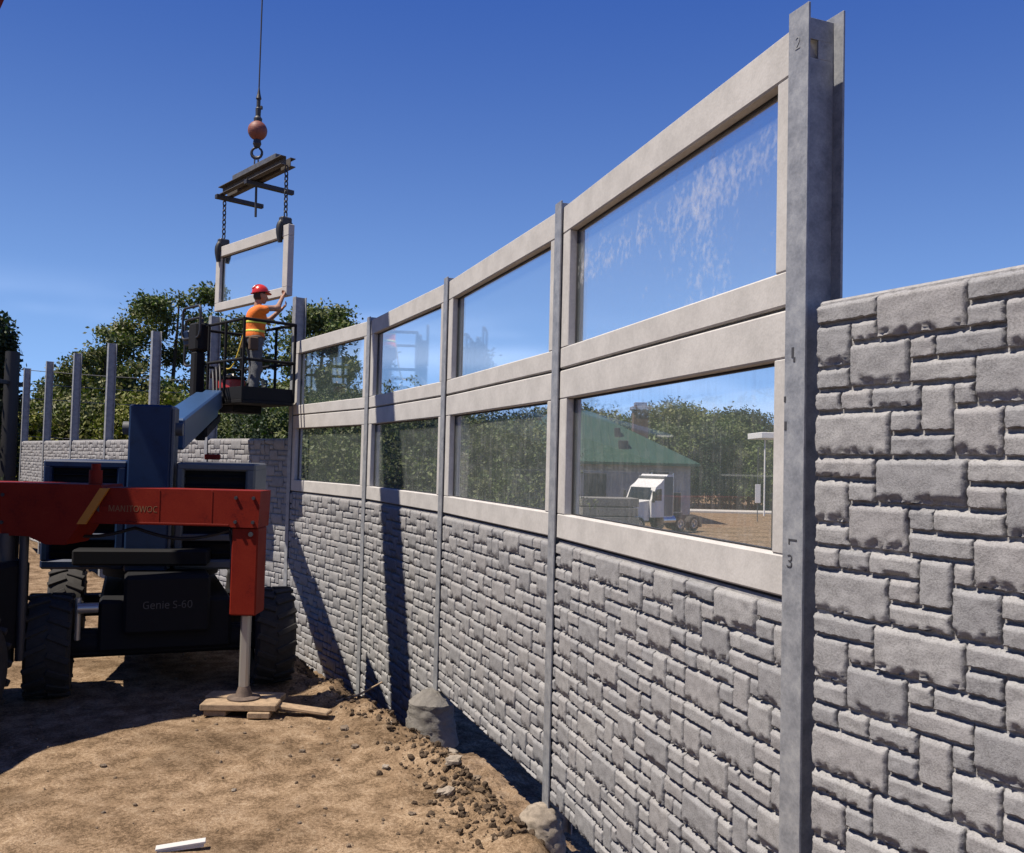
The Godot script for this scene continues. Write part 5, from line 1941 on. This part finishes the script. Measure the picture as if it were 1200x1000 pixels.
# ------------------------------------------------------------------ scene
func _ready() -> void:
	var cam := Camera3D.new()
	cam.name = "camera"
	cam.fov = 49.68
	cam.near = 0.05
	cam.far = 2000.0
	cam.transform = Transform3D(Basis(Vector3.RIGHT, deg_to_rad(2.254)) * Basis(Vector3(0, 0, 1), deg_to_rad(1.3836)), Vector3(0, CAM_H, 0))
	add_child(cam)
	var env := Environment.new()
	env.background_mode = Environment.BG_SKY
	var sky := Sky.new()
	var sm := ProceduralSkyMaterial.new()
	sm.sky_top_color = lin(.012, .058, .305)
	sm.sky_horizon_color = lin(.31, .55, .94)
	sm.sky_curve = 0.15
	sm.sky_energy_multiplier = 0.9
	sm.ground_energy_multiplier = 0.9
	sm.ground_bottom_color = lin(.16, .12, .09)
	sm.ground_horizon_color = lin(.32, .34, .36)
	sm.sun_angle_max = 12.0
	# faint low cloud streaks along the horizon
	var cn := FastNoiseLite.new()
	cn.seed = 3
	cn.frequency = 0.012
	cn.fractal_octaves = 5
	var cw := 1024
	var ch := 512
	var cd := PackedByteArray()
	cd.resize(cw * ch * 4)
	for y in ch:
		var up := 90.0 - (y + 0.5) * 180.0 / ch
		for x in cw:
			var a := 0.0
			if up > 0.0 and up < 16.0:
				var an := TAU * x / cw
				var n := cn.get_noise_3d(cos(an) * 160.0, y * 9.0, sin(an) * 160.0)
				a = smoothstep(0.05, 0.5, n + 0.12) * smoothstep(11.0, 4.5, up) * 0.30
			var k := (y * cw + x) * 4
			cd[k] = 205; cd[k + 1] = 208; cd[k + 2] = 212
			cd[k + 3] = int(clampf(a, 0, 1) * 255)
	sm.sky_cover = ImageTexture.create_from_image(Image.create_from_data(cw, ch, false, Image.FORMAT_RGBA8, cd))
	sky.sky_material = sm
	env.sky = sky
	env.tonemap_mode = Environment.TONE_MAPPER_LINEAR
	env.tonemap_exposure = 1.6
	env.sdfgi_enabled = true
	env.ssao_enabled = true
	env.ssil_enabled = true
	var we := WorldEnvironment.new()
	we.environment = env
	we.name = "environment"
	add_child(we)
	var sun := DirectionalLight3D.new()
	sun.name = "sun"
	sun.light_energy = 1.6
	sun.light_color = Color(1.0, 0.955, 0.89)
	sun.light_angular_distance = 0.53
	sun.shadow_enabled = true
	var el := deg_to_rad(61.0)
	var az := deg_to_rad(-20.0)
	var to_sun := Vector3(-cos(el) * cos(az), sin(el), -cos(el) * sin(az))
	sun.look_at_from_position(to_sun * 50.0, Vector3.ZERO)
	add_child(sun)

	# line of the wall from the right-hand end to the far left
	var a28 := deg_to_rad(28.0)
	var right := Vector2(POSTS[0].x + 3.06 * sin(a28), POSTS[0].y - 3.06 * cos(a28))
	wall_line = [right + (right - POSTS[0]), right]
	wall_line.append_array(POSTS)
	sn.seed = 17
	sn.frequency = 1.0
	sn.fractal_octaves = 2
	materials()
	print("materials ", Time.get_ticks_msec())
	ground()
	print("ground ", Time.get_ticks_msec())

	# posts
	var pl := ["galvanized steel post with black painted mark between tall stone panel and glazed panels",
		"galvanized post next along the wall from the black marked post",
		"galvanized post standing on the round concrete footing",
		"galvanized post with dark shadow band beside it on the wall",
		"galvanized post at the worker's hand where the wall steps up",
		"galvanized post behind the boom lift's control console",
		"bare galvanized post standing clear above the far stone wall"]
	for k in 11:
		var top := 4.27 if k < 4 else 4.97
		steel_post(k, top, -0.9 if k > 2 else -0.3, pl[mini(k, 6)], "steel posts of the wall" if k < 6 else "bare posts of the far wall")
	var mk: Node = get_node("steel_post")
	text_on(mk, "3", M.mark_black, Transform3D(Basis(Vector3(0, 0, 1), -0.1), Vector3(-0.012, 1.975, 0.002)), 0.07)
	var mb := MB.new()
	mb.bx(-0.02, 0.03, 2.06, 2.068, 0.0005, 0.002, 0.0005)
	mb.bx(-0.022, -0.014, 2.045, 2.068, 0.0005, 0.002, 0.0005)
	put(mb, "painted_dash", M.mark_black, mk)
	for q in [[-0.01, 2.83, 0.007, 0.022], [-0.055, 2.64, 0.006, 0.012], [-0.05, 2.53, 0.007, 0.018], [0.0, 2.8, 0.006, 0.01]]:
		mb = MB.new()
		mb.bx(q[0] - q[2], q[0] + q[2], q[1] - q[3], q[1] + q[3], 0.0005, 0.002, 0.0005)
		put(mb, "scuff_mark", M.mark_black, mk)
	text_on(mk, "2", M.mark_faint, Transform3D(Basis(), Vector3(0.0, 4.12, 0.002)), 0.07)

	# stone panels
	var g := "stone faced panels of the wall"
	stone_panel("tall stone faced panel rising beside the black marked post", POSTS[0], right, 3.03, -0.3, 0.09, 0.013, "single", true, g, Vector2(-1, 1.45))
	stone_panel("grey stone faced panel under the glass with the truck behind it", POSTS[1], POSTS[0], 1.80, -0.05, 0.55, 0.015, "single", false, g)
	stone_panel("grey stone faced panel between the dome footing and the round footing", POSTS[2], POSTS[1], 1.80, 0.0, 0.13, 0.022, "single", false, g)
	stone_panel("grey stone faced panel crossed by an upright shadow band", POSTS[3], POSTS[2], 1.80, -0.85, 0.86, 0.028, "single", false, g)
	stone_panel("grey stone faced panel crossed by a slanting shadow beside the tyre", POSTS[4], POSTS[3], 1.80, -0.85, 0.32, 0.04, "joined", false, g)
	stone_panel("stone faced panel in the open bay below the work platform", POSTS[5], POSTS[4], 2.66, -0.3, 0.7, 0.05, "joined", false, g)
	for k in range(5, 10):
		stone_panel("pale stone faced panel of the far wall between bare posts", POSTS[k + 1], POSTS[k], 2.66, -0.3, fmod(k * 0.47, 1.53), 0.06, "joined", false, "stone faced panels of the far wall")
	print("stones ", Time.get_ticks_msec())

	# glazed panels, two to a bay
	var smear := dust_mat("dust_smears", 7, "smear")
	var names := [["upper glazed panel with white dust smears beside the marked post", "lower glazed panel showing truck and green roof through its glass"],
		["upper glazed panel over the dark streaked pane, next to the smeared one", "lower glazed panel with grey streaked glass above the two footings"],
		["upper glazed panel with the dark shadow across its left end", "lower glazed panel crossed by the upright shadow band"],
		["upper glazed panel beside the worker, with trees behind its glass", "lower glazed panel beside the worker, with dark glass"]]
	for k in 4:
		var a: Vector2 = POSTS[k + 1]
		var b: Vector2 = POSTS[k]
		var d := (b - a).normalized()
		var bas := Basis(w3(d), Vector3.UP, w3(d).cross(Vector3.UP))
		var len := (b - a).length() - 0.06
		var T := Transform3D(bas, w3(a)) * Transform3D(Basis(), Vector3(0.03, 0, -0.025))
		glazed_panel(names[k][1], T * Transform3D(Basis(), Vector3(0, 1.818, 0)), len, 1.205, Vector2(0.175, 0.205), dust_mat("dust_streaks_%d" % k, 40 + k, "streak", [0.75, 0.95, 0.8, 0.5][k]), "glazed panels")
		glazed_panel(names[k][0], T * Transform3D(Basis(), Vector3(0, 3.04, 0)), len, 1.185, Vector2(0.15, 0.20), smear if k == 0 else null, "glazed panels")
		# mortar bed between the two panels and below them
		var j := thing("joint_strip", ["joint strip between the panels beside the marked post", "joint strip between the panels above the footings", "joint strip between the panels in the shadow band bay", "joint strip between the panels beside the worker"][k], "joint", T, "joint strips between panels")
		mb = MB.new()
		mb.bx(0.01, len - 0.01, 3.0235, 3.0395, -0.10, -0.03, 0.002)
		put(mb, "upper_strip", M.concrete_grey, j)
		mb = MB.new()
		mb.bx(0.01, len - 0.01, 1.801, 1.8175, -0.10, -0.035, 0.002)
		put(mb, "lower_strip", M.gasket, j)
	print("glazing ", Time.get_ticks_msec())
	crane()
	boom_lift()
	hoist()
	print("machines ", Time.get_ticks_msec())
	person()
	print("person ", Time.get_ticks_msec())
	building()
	truck()
	vegetation()
	print("vegetation ", Time.get_ticks_msec())
	rubble()
	print("done ", Time.get_ticks_msec())
